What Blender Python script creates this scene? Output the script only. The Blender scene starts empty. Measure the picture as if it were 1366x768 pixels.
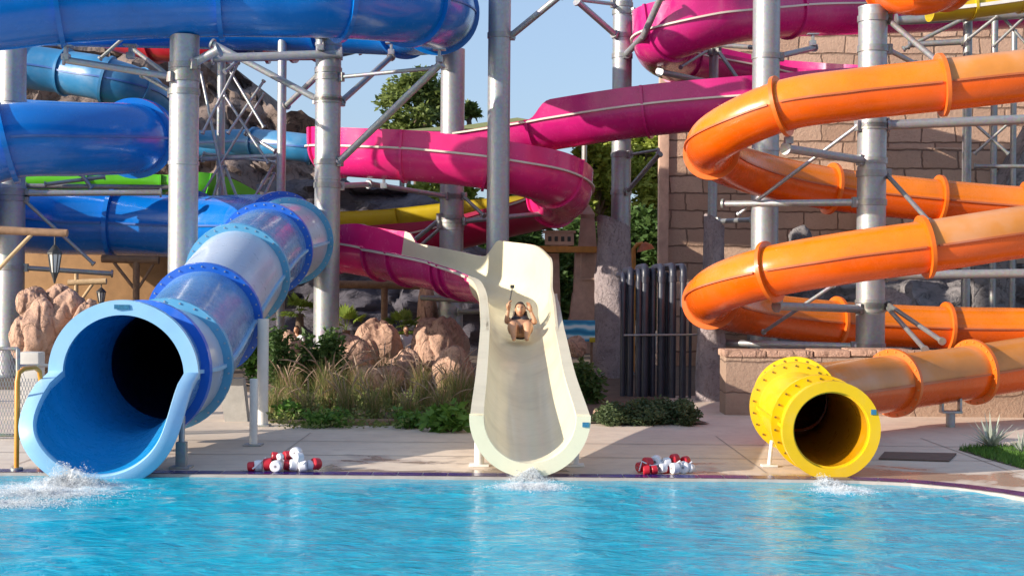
import bpy, bmesh, math, random
from mathutils import Vector as V, Matrix, noise
random.seed(7)
S = bpy.context.scene
COL = S.collection
F = 1900.0          # focal length in photo pixels (1366 wide)
H = 1.84            # eye height above the water
TH = math.radians(0.5)
CT, ST = math.cos(TH), math.sin(TH)
GZ = 0.05           # deck level

def at(px, py, Y):
    u, v = px - 683, 384 - py
    return V(((u*CT - v*ST)*Y/F, Y, H + (u*ST + v*CT)*Y/F))
def ppm(Y): return F/Y            # photo pixels per metre at depth Y
def onz(px, py, z):               # where the sight line meets height z
    u, v = px - 683, 384 - py
    zz = (u*ST + v*CT)/F
    Y = (z - H)/zz
    return V(((u*CT - v*ST)*Y/F, Y, z))

# ------------------------------------------------------------------ materials
class NT:
    def __init__(s, name):
        s.m = bpy.data.materials.new(name); s.m.use_nodes = True
        s.t = s.m.node_tree; s.n = s.t.nodes
        s.b = s.n['Principled BSDF']; s.out = s.n['Material Output']
    def new(s, typ, **kw):
        n = s.n.new(typ)
        for k, v in kw.items(): setattr(n, k, v)
        return n
    def link(s, a, b): s.t.links.new(a, b)
    def coord(s, which='Object'):
        if not hasattr(s, '_tc'): s._tc = s.new('ShaderNodeTexCoord')
        return s._tc.outputs[which]
    def noise(s, scale, detail=4, rough=.6, vec=None, dist=0):
        n = s.new('ShaderNodeTexNoise'); n.inputs['Scale'].default_value = scale
        n.inputs['Detail'].default_value = detail; n.inputs['Roughness'].default_value = rough
        n.inputs['Distortion'].default_value = dist
        s.link(vec or s.coord(), n.inputs['Vector']); return n
    def ramp(s, fac, stops):
        r = s.new('ShaderNodeValToRGB'); e = r.color_ramp.elements
        while len(e) < len(stops): e.new(.5)
        for i, (p, c) in enumerate(stops):
            e[i].position = p; e[i].color = (*c, 1) if len(c) == 3 else c
        s.link(fac, r.inputs['Fac']); return r
    def mix(s, fac, a, b, mode='MIX'):
        m = s.new('ShaderNodeMix', data_type='RGBA', blend_type=mode)
        for k, v in ((0, fac), (6, a), (7, b)):
            if hasattr(v, 'is_output') or hasattr(v, 'links'): s.link(v, m.inputs[k])
            else: m.inputs[k].default_value = v if k == 0 else (*v, 1) if len(v) == 3 else v
        return m.outputs[2]
    def bump(s, h, strength=.3, dist=.02):
        b = s.new('ShaderNodeBump'); b.inputs['Strength'].default_value = strength
        b.inputs['Distance'].default_value = dist
        s.link(h, b.inputs['Height']); s.link(b.outputs[0], s.b.inputs['Normal']); return b
    def set(s, **kw):
        nm = dict(rough='Roughness', metal='Metallic', coat='Coat Weight', coatr='Coat Roughness', spec='Specular IOR Level', ior='IOR', trans='Transmission Weight', alpha='Alpha', sss='Subsurface Weight')
        for k, v in kw.items(): s.b.inputs[nm[k]].default_value = v

def gel(name, col, rough=.22, fade=.12, dirt=.25):
    """glossy fibreglass gelcoat with faint fading, water streaks and dust"""
    t = NT(name); t.set(rough=rough, coat=.15, coatr=.06)
    n = t.noise(1.1, 5); n2 = t.noise(7, 6, .7)
    light = tuple(min(1, c*(1-fade) + .75*fade) for c in col)
    dark = tuple(c*.82 for c in col)
    c = t.ramp(n.outputs[0], [(.3, dark), (.5, col), (.75, light)]).outputs[0]
    d = t.ramp(n2.outputs[0], [(.5, (0, 0, 0)), (.75, (dirt,)*3)]).outputs[0]
    c = t.mix(d, c, tuple(c_*.75 + .08 for c_ in col))
    t.link(c, t.b.inputs['Base Color'])
    r = t.ramp(n2.outputs[0], [(.35, (rough,)*3), (.8, (min(1, rough+.22),)*3)])
    t.link(r.outputs[0], t.b.inputs['Roughness'])
    t.bump(t.noise(2.6, 2).outputs[0], .12, .03)
    return t.m
def galv(name='galvanised', base=(.35, .36, .375)):
    t = NT(name); t.set(metal=.6, rough=.45)
    v = t.new('ShaderNodeTexVoronoi'); v.inputs['Scale'].default_value = 26; t.link(t.coord(), v.inputs['Vector'])
    n = t.noise(1.3, 5)
    sc = t.new('ShaderNodeMapping'); sc.inputs['Scale'].default_value = (6, 6, .5); t.link(t.coord(), sc.inputs[0])
    st = t.noise(1.5, 5, .65, sc.outputs[0])
    c = t.mix(.22, base, v.outputs['Color'], 'SOFT_LIGHT')
    c = t.mix(t.ramp(n.outputs[0], [(.4, (0, 0, 0)), (.7, (.5, .5, .5))]).outputs[0], c, (.42, .42, .42))
    c = t.mix(t.ramp(st.outputs[0], [(.52, (0, 0, 0)), (.75, (.45,)*3)]).outputs[0], c, (.40, .36, .30))
    t.link(c, t.b.inputs['Base Color'])
    t.link(t.ramp(v.outputs['Distance'], [(0, (.36,)*3), (1, (.56,)*3)]).outputs[0], t.b.inputs['Roughness'])
    t.bump(n.outputs[0], .08, .02)
    return t.m
def plain(name, col, rough=.6, var=.25, scale=8, bump=.2, metal=0):
    t = NT(name); t.set(rough=rough, metal=metal)
    n = t.noise(scale, 6, .65)
    c = t.ramp(n.outputs[0], [(.25, tuple(c*(1-var) for c in col)), (.75, tuple(min(1, c*(1+var)) for c in col))])
    t.link(c.outputs[0], t.b.inputs['Base Color'])
    if bump: t.bump(n.outputs[0], bump, .02)
    return t.m
def rockmat(name, a, b, crack, scale=1.0, strata=0):
    t = NT(name); t.set(rough=.92, spec=.2)
    vec = t.coord()
    if strata:
        mp = t.new('ShaderNodeMapping'); mp.inputs['Scale'].default_value = (1, 1, strata); t.link(vec, mp.inputs[0]); vec = mp.outputs[0]
    n = t.noise(.7*scale, 8, .65, vec, .6); m = t.noise(6*scale, 8, .7, vec)
    c = t.ramp(n.outputs[0], [(.3, a), (.52, tuple((x+y)/2 for x, y in zip(a, b))), (.72, b)]).outputs[0]
    c = t.mix(t.ramp(m.outputs[0], [(.34, (1, 1, 1)), (.46, (0, 0, 0))]).outputs[0], c, crack)
    t.link(c, t.b.inputs['Base Color'])
    mq = t.new('ShaderNodeMapping'); mq.inputs['Scale'].default_value = (1, 1, .45); t.link(vec, mq.inputs[0])
    wv = t.noise(1.5*scale, 3, .5, mq.outputs[0], 1.2)
    cr = t.ramp(wv.outputs[0], [(.475, (1, 1, 1)), (.5, (0, 0, 0)), (.525, (1, 1, 1))]).outputs[0]
    cr = t.mix(.55, cr, (1, 1, 1))
    c = t.mix(cr, tuple(x*.8 for x in crack), c)
    st = t.noise(1.1*scale, 6, .7, vec); c = t.mix(t.ramp(st.outputs[0], [(.5, (0, 0, 0)), (.68, (.5,)*3)]).outputs[0], c, tuple(x*.62 for x in a))
    t.link(c, t.b.inputs['Base Color'])
    add = t.new('ShaderNodeMath', operation='ADD'); t.link(n.outputs[0], add.inputs[0]); t.link(m.outputs[0], add.inputs[1])
    ad2 = t.new('ShaderNodeMath', operation='MULTIPLY_ADD'); ad2.inputs[1].default_value = .5; t.link(cr, ad2.inputs[0]); t.link(add.outputs[0], ad2.inputs[2])
    t.bump(ad2.outputs[0], .8, .09)
    return t.m
def blockmat(name, c1, c2, mortar, bw=.8, bh=.42, ms=.018, offs=.5):
    t = NT(name); t.set(rough=.9, spec=.2)
    sp = t.new('ShaderNodeSeparateXYZ'); t.link(t.coord(), sp.inputs[0])
    cb = t.new('ShaderNodeCombineXYZ'); a = t.new('ShaderNodeMath', operation='ADD')
    t.link(sp.outputs[0], a.inputs[0]); t.link(sp.outputs[1], a.inputs[1])
    wob = t.noise(1.7, 3)
    w = t.new('ShaderNodeMath', operation='MULTIPLY_ADD'); w.inputs[1].default_value = .14
    t.link(wob.outputs[0], w.inputs[0]); t.link(sp.outputs[2], w.inputs[2])
    wx = t.new('ShaderNodeMath', operation='MULTIPLY_ADD'); wx.inputs[1].default_value = .22
    t.link(wob.outputs[0], wx.inputs[0]); t.link(a.outputs[0], wx.inputs[2])
    t.link(wx.outputs[0], cb.inputs[0]); t.link(w.outputs[0], cb.inputs[1])
    br = t.new('ShaderNodeTexBrick'); br.offset = offs; br.squash = 1.35; br.squash_frequency = 3
    t.link(cb.outputs[0], br.inputs['Vector'])
    for k, v in (('Scale', 1), ('Mortar Size', ms), ('Mortar Smooth', .6), ('Bias', 0), ('Brick Width', bw), ('Row Height', bh)): br.inputs[k].default_value = v
    br.inputs['Color1'].default_value = (*c1, 1); br.inputs['Color2'].default_value = (*c2, 1); br.inputs['Mortar'].default_value = (*mortar, 1)
    n = t.noise(1.2, 7, .65); n2 = t.noise(14, 6, .7)
    c = t.mix(t.ramp(n.outputs[0], [(.35, (0, 0, 0)), (.7, (.55,)*3)]).outputs[0], br.outputs['Color'], tuple(x*.62 for x in c1))
    c = t.mix(t.ramp(n2.outputs[0], [(.5, (0, 0, 0)), (.72, (.4,)*3)]).outputs[0], c, tuple(x*.75 for x in c2))
    t.link(c, t.b.inputs['Base Color'])
    inv = t.new('ShaderNodeMath', operation='MULTIPLY_ADD'); inv.inputs[1].default_value = -1.3; t.link(br.outputs['Fac'], inv.inputs[0]); t.link(n2.outputs[0], inv.inputs[2])
    t.bump(inv.outputs[0], .7, .035)
    return t.m
def leafmat(name, a, b, trans=.35, scale=3.0):
    t = NT(name); t.set(rough=.55, spec=.35)
    n = t.noise(scale, 3); g = t.new('ShaderNodeNewGeometry')
    c = t.mix(n.outputs[0], a, b); c = t.mix(.35, c, t.ramp(g.outputs['Random Per Island'], [(0, a), (1, b)]).outputs[0])
    t.link(c, t.b.inputs['Base Color'])
    tr = t.new('ShaderNodeBsdfTranslucent'); t.link(c, tr.inputs[0])
    ms = t.new('ShaderNodeMixShader'); ms.inputs[0].default_value = trans
    t.link(t.b.outputs[0], ms.inputs[1]); t.link(tr.outputs[0], ms.inputs[2]); t.link(ms.outputs[0], t.out.inputs[0])
    return t.m

M = {}
M['blue'] = gel('blue_gelcoat', (.001, .155, .56), .15, .01, .08)
M['blue_hi'] = gel('bright_blue_gelcoat', (.010, .15, .62), .2, .05)
M['blue_ring'] = gel('royal_blue_flange', (.012, .13, .62), .3, .05)
M['teal_ring'] = gel('turquoise_flange', (.10, .36, .60), .35, .1)
M['pale_blue'] = gel('pale_blue_gelcoat', (.41, .49, .62), .26, .2, .3)
M['mid_blue'] = gel('mid_blue_gelcoat', (.10, .25, .50), .2, .12, .3)
M['sky_rim'] = gel('sky_blue_rim', (.30, .55, .78), .4, .15, .3)
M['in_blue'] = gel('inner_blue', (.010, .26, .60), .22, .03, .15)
M['far_blue'] = gel('light_blue_gelcoat', (.03, .20, .42), .3, .15)
M['pink'] = gel('magenta_gelcoat', (.80, .022, .20), .15, .05, .12)
M['rail'] = gel('cream_rail', (.72, .62, .52), .5, .1)
M['purple'] = gel('plum_gelcoat', (.55, .014, .18), .17, .06, .12)
M['crimson'] = gel('crimson_gelcoat', (.45, .01, .07), .3, .05)
M['cream'] = gel('cream_gelcoat', (.74, .67, .46), .3, .08, .35)
M['creamlip'] = gel('cream_lip_gelcoat', (.78, .72, .52), .4, .08, .3)
M['orange'] = gel('orange_gelcoat', (.79, .112, .001), .17, .02, .12)
M['orange_top'] = gel('sunbleached_orange_gelcoat', (.60, .22, .035), .28, .15, .25)
M['orange_mid'] = gel('faded_orange_gelcoat', (.78, .195, .003), .2, .04, .15)
M['in_shade'] = gel('inner_shade_navy', (.006, .012, .05), .35, .0, .1)  # near-black tint paints in the shade of the unlit tube inside
M['orange_ring'] = gel('orange_flange', (.72, .14, .006), .35, .04)
M['seam'] = gel('orange_seam', (.50, .12, .03), .4, .1)
M['blue_seam'] = gel('blue_seam', (.03, .12, .40), .4, .1)
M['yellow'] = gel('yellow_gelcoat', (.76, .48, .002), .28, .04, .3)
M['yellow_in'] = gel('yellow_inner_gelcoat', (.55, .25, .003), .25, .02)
M['far_yellow'] = gel('ochre_yellow_gelcoat', (.58, .42, .01), .4, .06)
M['green'] = gel('lime_gelcoat', (.10, .50, .01), .35, .05)
M['red'] = gel('red_gelcoat', (.50, .012, .03), .3, .04)
M['navy'] = gel('navy_gelcoat', (.012, .03, .16), .3, .04)
M['galv'] = galv()
M['galv_dk'] = galv('weathered_steel', (.27, .265, .26))
M['bolt'] = plain('bolt_metal', (.42, .47, .56), .4, .2, 30, 0, .6)
M['dbolt'] = plain('rusty_bolt', (.16, .10, .02), .6, .3, 30, 0)
M['white'] = plain('white_paint', (.72, .70, .66), .5, .1, 6, .1)
M['conc'] = plain('grey_concrete', (.40, .38, .35), .9, .2, 5, .3)
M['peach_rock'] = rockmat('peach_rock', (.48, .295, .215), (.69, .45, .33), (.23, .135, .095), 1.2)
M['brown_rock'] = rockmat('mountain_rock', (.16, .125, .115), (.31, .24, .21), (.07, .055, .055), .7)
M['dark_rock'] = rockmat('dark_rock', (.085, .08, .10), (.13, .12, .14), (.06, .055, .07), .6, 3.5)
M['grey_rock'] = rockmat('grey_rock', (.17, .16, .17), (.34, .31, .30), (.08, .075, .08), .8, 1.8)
M['clad'] = rockmat('column_cladding', (.34, .28, .29), (.50, .42, .41), (.25, .205, .21), 3)
M['tower'] = blockmat('tower_blocks', (.64, .44, .325), (.46, .295, .21), (.17, .105, .075), .8, .42, .026)
M['wall'] = blockmat('planter_wall_blocks', (.46, .32, .235), (.36, .245, .18), (.17, .11, .085), 1.15, .44, .012)
M['stucco'] = plain('ochre_stucco', (.36, .20, .09), .9, .3, 2.2, .4)
M['temple'] = plain('temple_sandstone', (.56, .36, .27), .9, .25, 4, .5)
M['wood'] = plain('weathered_log', (.26, .15, .085), .8, .35, 9, .5)
M['lwood'] = plain('light_timber', (.48, .33, .18), .75, .25, 9, .4)
M['obeam'] = plain('orange_timber', (.55, .24, .05), .7, .25, 7, .3)
M['pipe'] = plain('black_pipe_plastic', (.028, .032, .05), .38, .35, 5, .1)
M['blackm'] = plain('black_metal', (.03, .03, .03), .5, .2, 8, 0)
M['handrail'] = plain('amber_handrail_paint', (.62, .25, .02), .4, .2, 7, .1)
M['redfloat'] = plain('red_float', (.48, .015, .03), .4, .2, 10, .1)
M['whitefloat'] = plain('white_float', (.68, .68, .72), .4, .12, 10, .1)
M['olive'] = plain('olive_canopy', (.22, .23, .08), .8, .15, 3, .2)
M['soil'] = plain('soil', (.12, .085, .06), .95, .4, 3, .8)
M['mat'] = plain('brown_rubber_mat', (.14, .09, .07), .9, .25, 12, .3)
M['skin'] = plain('skin', (.52, .27, .15), .5, .08, 6, 0)
M['hair'] = plain('dark_hair', (.045, .025, .015), .5, .3, 30, .3)
M['swim'] = plain('dark_swimwear', (.02, .015, .02), .6, .2, 20, 0)
M['tshirt'] = plain('white_tshirt', (.75, .74, .74), .8, .08, 10, .2)
M['lips'] = plain('lips', (.38, .09, .07), .5, .1, 10, 0)
M['bark'] = plain('bark', (.13, .09, .06), .95, .35, 8, .7)
M['leaf'] = leafmat('pine_leaves', (.08, .125, .03), (.24, .29, .07))
M['leaf2'] = leafmat('lime_green_leaves', (.20, .28, .04), (.46, .50, .10))
M['leaf3'] = leafmat('dark_green_leaves', (.035, .085, .022), (.11, .19, .045), .3)
M['leaf4'] = leafmat('bright_leaves', (.05, .14, .02), (.16, .30, .05), .3)
M['palm'] = leafmat('palm_leaves', (.12, .22, .03), (.34, .42, .08), .35)
M['leaf5'] = leafmat('mixed_ground_leaves', (.06, .11, .03), (.26, .28, .08), .3)
M['grass'] = leafmat('grass_blades', (.07, .13, .025), (.24, .27, .08), .3)
M['straw'] = leafmat('straw_blades', (.24, .16, .075), (.46, .34, .18), .3)
M['plume'] = leafmat('grass_plumes', (.34, .22, .15), (.58, .44, .34), .35)
M['leaf6'] = leafmat('olive_shrub_leaves', (.035, .07, .03), (.15, .19, .08), .25)
M['agave'] = leafmat('pale_agave', (.30, .34, .27), (.52, .55, .46), .2)
M['glass'] = plain('lantern_glass', (.55, .54, .5), .15, .1, 6, 0)
M['badge'] = plain('badge_blue', (.03, .16, .28), .5, .4, 60, 0)

# ------------------------------------------------------------------ mesh builder
ORG = {}
class MB:
    def __init__(s): s.v, s.f, s.mi = [], [], []
    def add(s, vs, fs, m=0):
        o = len(s.v); s.v += [tuple(p) for p in vs]
        s.f += [tuple(i+o for i in f) for f in fs]; s.mi += [m]*len(fs)
        return s
    def box(s, c, d, m=0, R=None):
        vs = []
        for x in (-.5, .5):
            for y in (-.5, .5):
                for z in (-.5, .5):
                    p = V((x*d[0], y*d[1], z*d[2])); 
                    if R: p = R @ p
                    vs.append(p + V(c))
        return s.add(vs, [(0, 1, 3, 2), (4, 6, 7, 5), (0, 4, 5, 1), (2, 3, 7, 6), (0, 2, 6, 4), (1, 5, 7, 3)], m)
    def bevbox(s, c, d, b=.02, m=0, R=None, seg=2):
        bm = bmesh.new(); bmesh.ops.create_cube(bm, size=1)
        for v in bm.verts: v.co = V((v.co.x*d[0], v.co.y*d[1], v.co.z*d[2]))
        bmesh.ops.bevel(bm, geom=bm.edges[:], offset=min(b, min(d)*.45), segments=seg, profile=.7, affect='EDGES')
        return s.bm(bm, m, c, R)
    def bm(s, bm, m=0, c=(0, 0, 0), R=None):
        bm.verts.index_update()
        vs = [(R @ v.co if R else v.co) + V(c) for v in bm.verts]
        s.add(vs, [[v.index for v in f.verts] for f in bm.faces], m); bm.free(); return s
    def pipe(s, pts, rad, n=10, m=0, cap=True):
        pts = [V(p) for p in pts]
        if not isinstance(rad, (list, tuple)): rad = [rad]*len(pts)
        vs, prev = [], None
        for i, p in enumerate(pts):
            t = (pts[min(i+1, len(pts)-1)] - pts[max(i-1, 0)])
            if t.length < 1e-7: t = pts[min(i+2, len(pts)-1)] - pts[max(i-2, 0)]
            t.normalize()
            if prev is None: a = t.orthogonal().normalized()
            else: a = (prev - t*prev.dot(t)).normalized()
            prev = a; b = t.cross(a)
            vs += [p + (a*math.cos(k*2*math.pi/n) + b*math.sin(k*2*math.pi/n))*rad[i] for k in range(n)]
        fs = [(i*n+k, i*n+(k+1) % n, (i+1)*n+(k+1) % n, (i+1)*n+k) for i in range(len(pts)-1) for k in range(n)]
        if cap: fs += [tuple(range(n))[::-1], tuple((len(pts)-1)*n+k for k in range(n))]
        return s.add(vs, fs, m)
    def grid(s, rows, m=0, closed=False):
        w = len(rows[0]); vs = [p for r in rows for p in r]
        fs = []
        for i in range(len(rows)-1):
            for k in range(w if closed else w-1):
                k2 = (k+1) % w
                fs.append((i*w+k, i*w+k2, (i+1)*w+k2, (i+1)*w+k))
        return s.add(vs, fs, m)
    def build(s, name, mats, parent=None, sharp=35, flat=False):
        me = bpy.data.meshes.new(name)
        o = bpy.data.objects.new(name, me)
        org = ORG.get(parent.name, V((0, 0, 0))) if parent else V((0, 0, 0))
        if parent: ORG[o.name] = org
        me.from_pydata([V(p) - org for p in s.v], [], s.f)
        if not isinstance(mats, (list, tuple)): mats = [mats]
        for x in mats: me.materials.append(x)
        me.polygons.foreach_set('material_index', s.mi)
        if not flat:
            me.polygons.foreach_set('use_smooth', [True]*len(s.f))
            me.set_sharp_from_angle(angle=math.radians(sharp))
        me.update()
        COL.objects.link(o)
        if parent: o.parent = parent
        return o
def recenter(o, loc):
    """give a one-mesh thing its own origin"""
    loc = V(loc); o.data.transform(Matrix.Translation(-loc)); o.location = loc; return o
def tag(o, label, cat, group=None, kind=None):
    o['label'] = label; o['category'] = cat
    if group: o['group'] = group
    if kind: o['kind'] = kind
    return o
def thing(name, label, cat, loc=(0, 0, 0), group=None):
    o = bpy.data.objects.new(name, None); COL.objects.link(o); o.location = loc; o.empty_display_size = .2
    ORG[o.name] = V(loc); return tag(o, label, cat, group)
def struct(o, kind='structure'): o['kind'] = kind; return o
def copy_tree(o, loc, rz=0, sc=1.0, label=None):
    c = o.copy(); COL.objects.link(c); c.location = loc; c.rotation_euler = (0, 0, rz); c.scale = (sc,)*3
    if label: c['label'] = label
    for ch in o.children:
        d = ch.copy(); COL.objects.link(d); d.parent = c
        for g in ch.children:
            e = g.copy(); COL.objects.link(e); e.parent = d
    return c

# ------------------------------------------------------------------ sweeps
class Path:
    def __init__(s, ctrl, step=.08):
        """ctrl: (px,py,Y,*attrs) control points in order; resampled evenly"""
        P = [V(at(*c[:3])) for c in ctrl]; A = [list(c[3:]) for c in ctrl]
        raw, ra = [], []; s.ck = []
        n = len(P)
        for i in range(n-1):
            p0 = P[i-1] if i else P[0]*2 - P[1]; p1, p2 = P[i], P[i+1]
            p3 = P[i+2] if i+2 < n else P[-1]*2 - P[-2]
            d = [max(1e-4, (b-a).length**.5) for a, b in ((p0, p1), (p1, p2), (p2, p3))]
            m1 = (p1-p0)/d[0] - (p2-p0)/(d[0]+d[1]) + (p2-p1)/d[1]
            m2 = (p2-p1)/d[1] - (p3-p1)/(d[1]+d[2]) + (p3-p2)/d[2]
            m1 *= d[1]; m2 *= d[1]
            s.ck.append(len(raw))
            for k in range(40):
                t = k/40; t2, t3 = t*t, t**3
                raw.append(p1*(2*t3-3*t2+1) + m1*(t3-2*t2+t) + p2*(-2*t3+3*t2) + m2*(t3-t2))
                e = t*t*(3-2*t); ra.append([a+(b-a)*e for a, b in zip(A[i], A[i+1])])
        s.ck.append(len(raw)); raw.append(P[-1]); ra.append(A[-1])
        L = [0]
        for a, b in zip(raw, raw[1:]): L.append(L[-1] + (b-a).length)
        N = max(2, round(L[-1]/step)); s.len = L[-1]; s.step = L[-1]/N
        s.ckl = [L[i] for i in s.ck]
        s.p, s.a, j = [], [], 0
        for i in range(N+1):
            q = L[-1]*i/N
            while j < len(L)-2 and L[j+1] < q: j += 1
            f = (q-L[j])/max(1e-9, L[j+1]-L[j])
            s.p.append(raw[j].lerp(raw[j+1], min(1, f))); s.a.append([x+(y-x)*min(1, f) for x, y in zip(ra[j], ra[j+1])])
        s.n = N+1
        s.t = [(s.p[min(i+1, N)] - s.p[max(i-1, 0)]).normalized() for i in range(N+1)]
        s.r = [t.cross(V((0, 0, 1))).normalized() for t in s.t]     # right of travel
        s.u = [r.cross(t) for r, t in zip(s.r, s.t)]
    def i(s, c):   # index of control point c (may be fractional)
        k = int(c); f = c-k
        l = s.ckl[k] + (f*(s.ckl[k+1]-s.ckl[k]) if f else 0)
        return min(s.n-1, max(0, round(l/s.step)))
    def pt(s, i, x, y): return s.p[i] + s.r[i]*x + s.u[i]*y
def shell(P, i0, i1, r, a0=0, a1=360, th=.03, n=40, mout=0, min_=0, rfun=None):
    mb = MB(); full = a1-a0 >= 360; k = n if full else n+1
    ang = [math.radians(a0 + (a1-a0)*j/n) for j in range(k)]
    def rows(off): return [[P.pt(i, math.cos(a)*(r+off), math.sin(a)*(r+off)) for a in ang] for i in range(i0, i1+1)]
    out, inn = rows(0), rows(-th)
    mb.grid([q[::-1] for q in out], mout, full); mb.grid(inn, min_, full)
    mb.grid([out[0], inn[0]][::1], mout, full); mb.grid([inn[-1], out[-1]], mout, full)
    if not full:
        mb.grid([[q[0] for q in out], [q[0] for q in inn]], mout); mb.grid([[q[-1] for q in inn], [q[-1] for q in out]], mout)
    return mb
def ring(P, i, r0, r1, w=.05, a0=0, a1=360, n=48, bolts=0, bm=1, off=0.0):
    mb = MB(); full = a1-a0 >= 360; k = n if full else n+1
    c = P.p[i] + P.t[i]*off; t, rr, u = P.t[i], P.r[i], P.u[i]
    ang = [math.radians(a0 + (a1-a0)*j/n) for j in range(k)]
    def row(r, z): return [c + t*z + (rr*math.cos(a) + u*math.sin(a))*r for a in ang]
    A, B, C, D = row(r0, -w/2), row(r1, -w/2), row(r1, w/2), row(r0, w/2)
    mb.grid([A, B, C, D, A], 0, full)
    if not full:
        mb.add([A[0], B[0], C[0], D[0]], [(0, 1, 2, 3)]); mb.add([A[-1], B[-1], C[-1], D[-1]], [(3, 2, 1, 0)])
    for b in range(bolts):
        a = math.radians(a0 + (a1-a0)*(b+.5)/bolts); q = c + (rr*math.cos(a) + u*math.sin(a))*(r0*.35+r1*.65)
        mb.pipe([q - t*(w/2+.014), q + t*(w/2+.010)], .0115, 6, bm)
    return mb
def strip(P, i0, i1, ang, r, h=.035, w=.022):
    a = math.radians(ang); ca, sa = math.cos(a), math.sin(a)
    rows = []
    for i in range(i0, i1+1):
        q = []
        for d, e in ((-.01, -w), (h, -w), (h, w), (-.01, w)):
            q.append(P.pt(i, ca*(r+d) - sa*e, sa*(r+d) + ca*e))
        rows.append(q)
    mb = MB(); mb.grid(rows, 0, True); mb.add(rows[0], [(3, 2, 1, 0)]); mb.add(rows[-1], [(0, 1, 2, 3)]); return mb
# troughs: path attrs = (r, extL, extR, squash)
def tsec(P, i, off=0.0, n=22):
    r, eL, eR, q = P.a[i]
    R = r+off; out = []
    k = 4
    for j in range(k): out.append((R*(1 + .03*(k-j)/k) if eR else R, eR*(k-j)/k))
    for j in range(n+1):
        a = -math.pi*j/n; out.append((R*math.cos(a), R*math.sin(a)*q))
    for j in range(1, k+1): out.append((-R*(1 + .03*j/k) if eL else -R, eL*j/k))
    return [P.pt(i, x, y) for x, y in out]
def trough(P, i0, i1, th=.035):
    mb = MB()
    o = [tsec(P, i) for i in range(i0, i1+1)]; n = [tsec(P, i, -th) for i in range(i0, i1+1)]
    mb.grid(o, 0); mb.grid([q[::-1] for q in n], 1)
    mb.grid([[q[0] for q in n], [q[0] for q in o]], 0); mb.grid([[q[-1] for q in o], [q[-1] for q in n]], 0)
    mb.grid([o[0], n[0]], 0); mb.grid([n[-1], o[-1]], 0)
    return mb
def trib(P, i, h=.06, w=.05):
    """U shaped joint rib round the outside of a trough"""
    mb = MB(); a, b = tsec(P, i, -.002), tsec(P, i, h); t = P.t[i]*(w/2)
    A = [p-t for p in a]; B = [p-t for p in b]; C = [p+t for p in b]; D = [p+t for p in a]
    mb.grid([A, B, C, D, A], 0); mb.add([A[0], B[0], C[0], D[0]], [(0, 1, 2, 3)]); mb.add([A[-1], B[-1], C[-1], D[-1]], [(3, 2, 1, 0)])
    return mb
def trail(P, i0, i1, side, h=.05, w=.035, y0=0, out0=-.01):
    rows = []
    for i in range(i0, i1+1):
        r = P.a[i][0]
        rows.append([P.pt(i, side*(r+d), y0+e) for d, e in ((out0, -w/2), (h, -w/2), (h, w/2), (out0, w/2))])
    mb = MB(); mb.grid(rows, 0, True); mb.add(rows[0], [(3, 2, 1, 0)]); mb.add(rows[-1], [(0, 1, 2, 3)]); return mb

# ================================================================== camera, light, sky
cam = bpy.data.cameras.new('camera'); co = bpy.data.objects.new('camera', cam); COL.objects.link(co)
cam.sensor_width = 36; cam.lens = 36*F/1366; cam.clip_end = 3000; cam.clip_start = .1
co.matrix_world = Matrix(((CT, -ST, 0, 0), (0, 0, -1, 0), (ST, CT, 0, H), (0, 0, 0, 1)))
S.camera = co
sund = V((-math.sin(math.radians(66)), -math.cos(math.radians(66)), 0)); EL = math.radians(18)
sd = V((sund.x*math.cos(EL), sund.y*math.cos(EL), math.sin(EL)))
sl = bpy.data.lights.new('sun', 'SUN'); so = bpy.data.objects.new('sun', sl); COL.objects.link(so)
sl.energy = 4.5; sl.angle = math.radians(.5); sl.color = (1, .90, .77)
so.rotation_euler = sd.to_track_quat('Z', 'Y').to_euler(); so.location = (-20, -20, 30)
W = bpy.data.worlds.new('World'); S.world = W; W.use_nodes = True
wn = W.node_tree.nodes; bg = wn['Background']
sky = wn.new('ShaderNodeTexSky'); sky.sky_type = 'NISHITA'; sky.sun_disc = False
sky.sun_elevation = EL; sky.sun_rotation = math.atan2(sund.x, sund.y)
sky.air_density = 1.0; sky.dust_density = 2.0; sky.ozone_density = 3.0; sky.altitude = 50
hz = wn.new('ShaderNodeMix'); hz.data_type = 'RGBA'; hz.inputs[0].default_value = .5; hz.inputs[7].default_value = (2.05, 2.6, 3.6, 1)   # thin haze in the air
W.node_tree.links.new(sky.outputs[0], hz.inputs[6]); W.node_tree.links.new(hz.outputs[2], bg.inputs[0]); bg.inputs[1].default_value = .15
S.view_settings.view_transform = 'Standard'; S.view_settings.look = 'None'; S.view_settings.gamma = 1
S.view_settings.exposure = 0.66
S.render.engine = 'CYCLES'
S.cycles.use_denoising = True
S.cycles.max_bounces = 8; S.cycles.diffuse_bounces = 3; S.cycles.glossy_bounces = 3; S.cycles.transparent_max_bounces = 6
S.cycles.sample_clamp_indirect = 6

# ================================================================== setting: ground, deck, pool
YE = 13.5
edge = [(-15, YE), (-8, YE), (-4, YE), (0, YE), (2.5, YE), (3.3, 13.46), (3.75, 13.32), (4.1, 13.04), (4.4, 12.65), (4.7, 12.0), (5.0, 11.2), (5.25, 10.2), (5.4, 9.0), (5.5, 7.0), (5.5, 2)]
def offs(e, d):
    out = []
    for i, p in enumerate(e):
        a = V(e[max(0, i-1)]); b = V(e[min(len(e)-1, i+1)]); t = (b-a).normalized(); n = V((-t.y, t.x))
        if n.y < 0 and abs(n.x) < .5: n = -n
        out.append((p[0]+n.x*d, p[1]+n.y*d))
    return out
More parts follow.
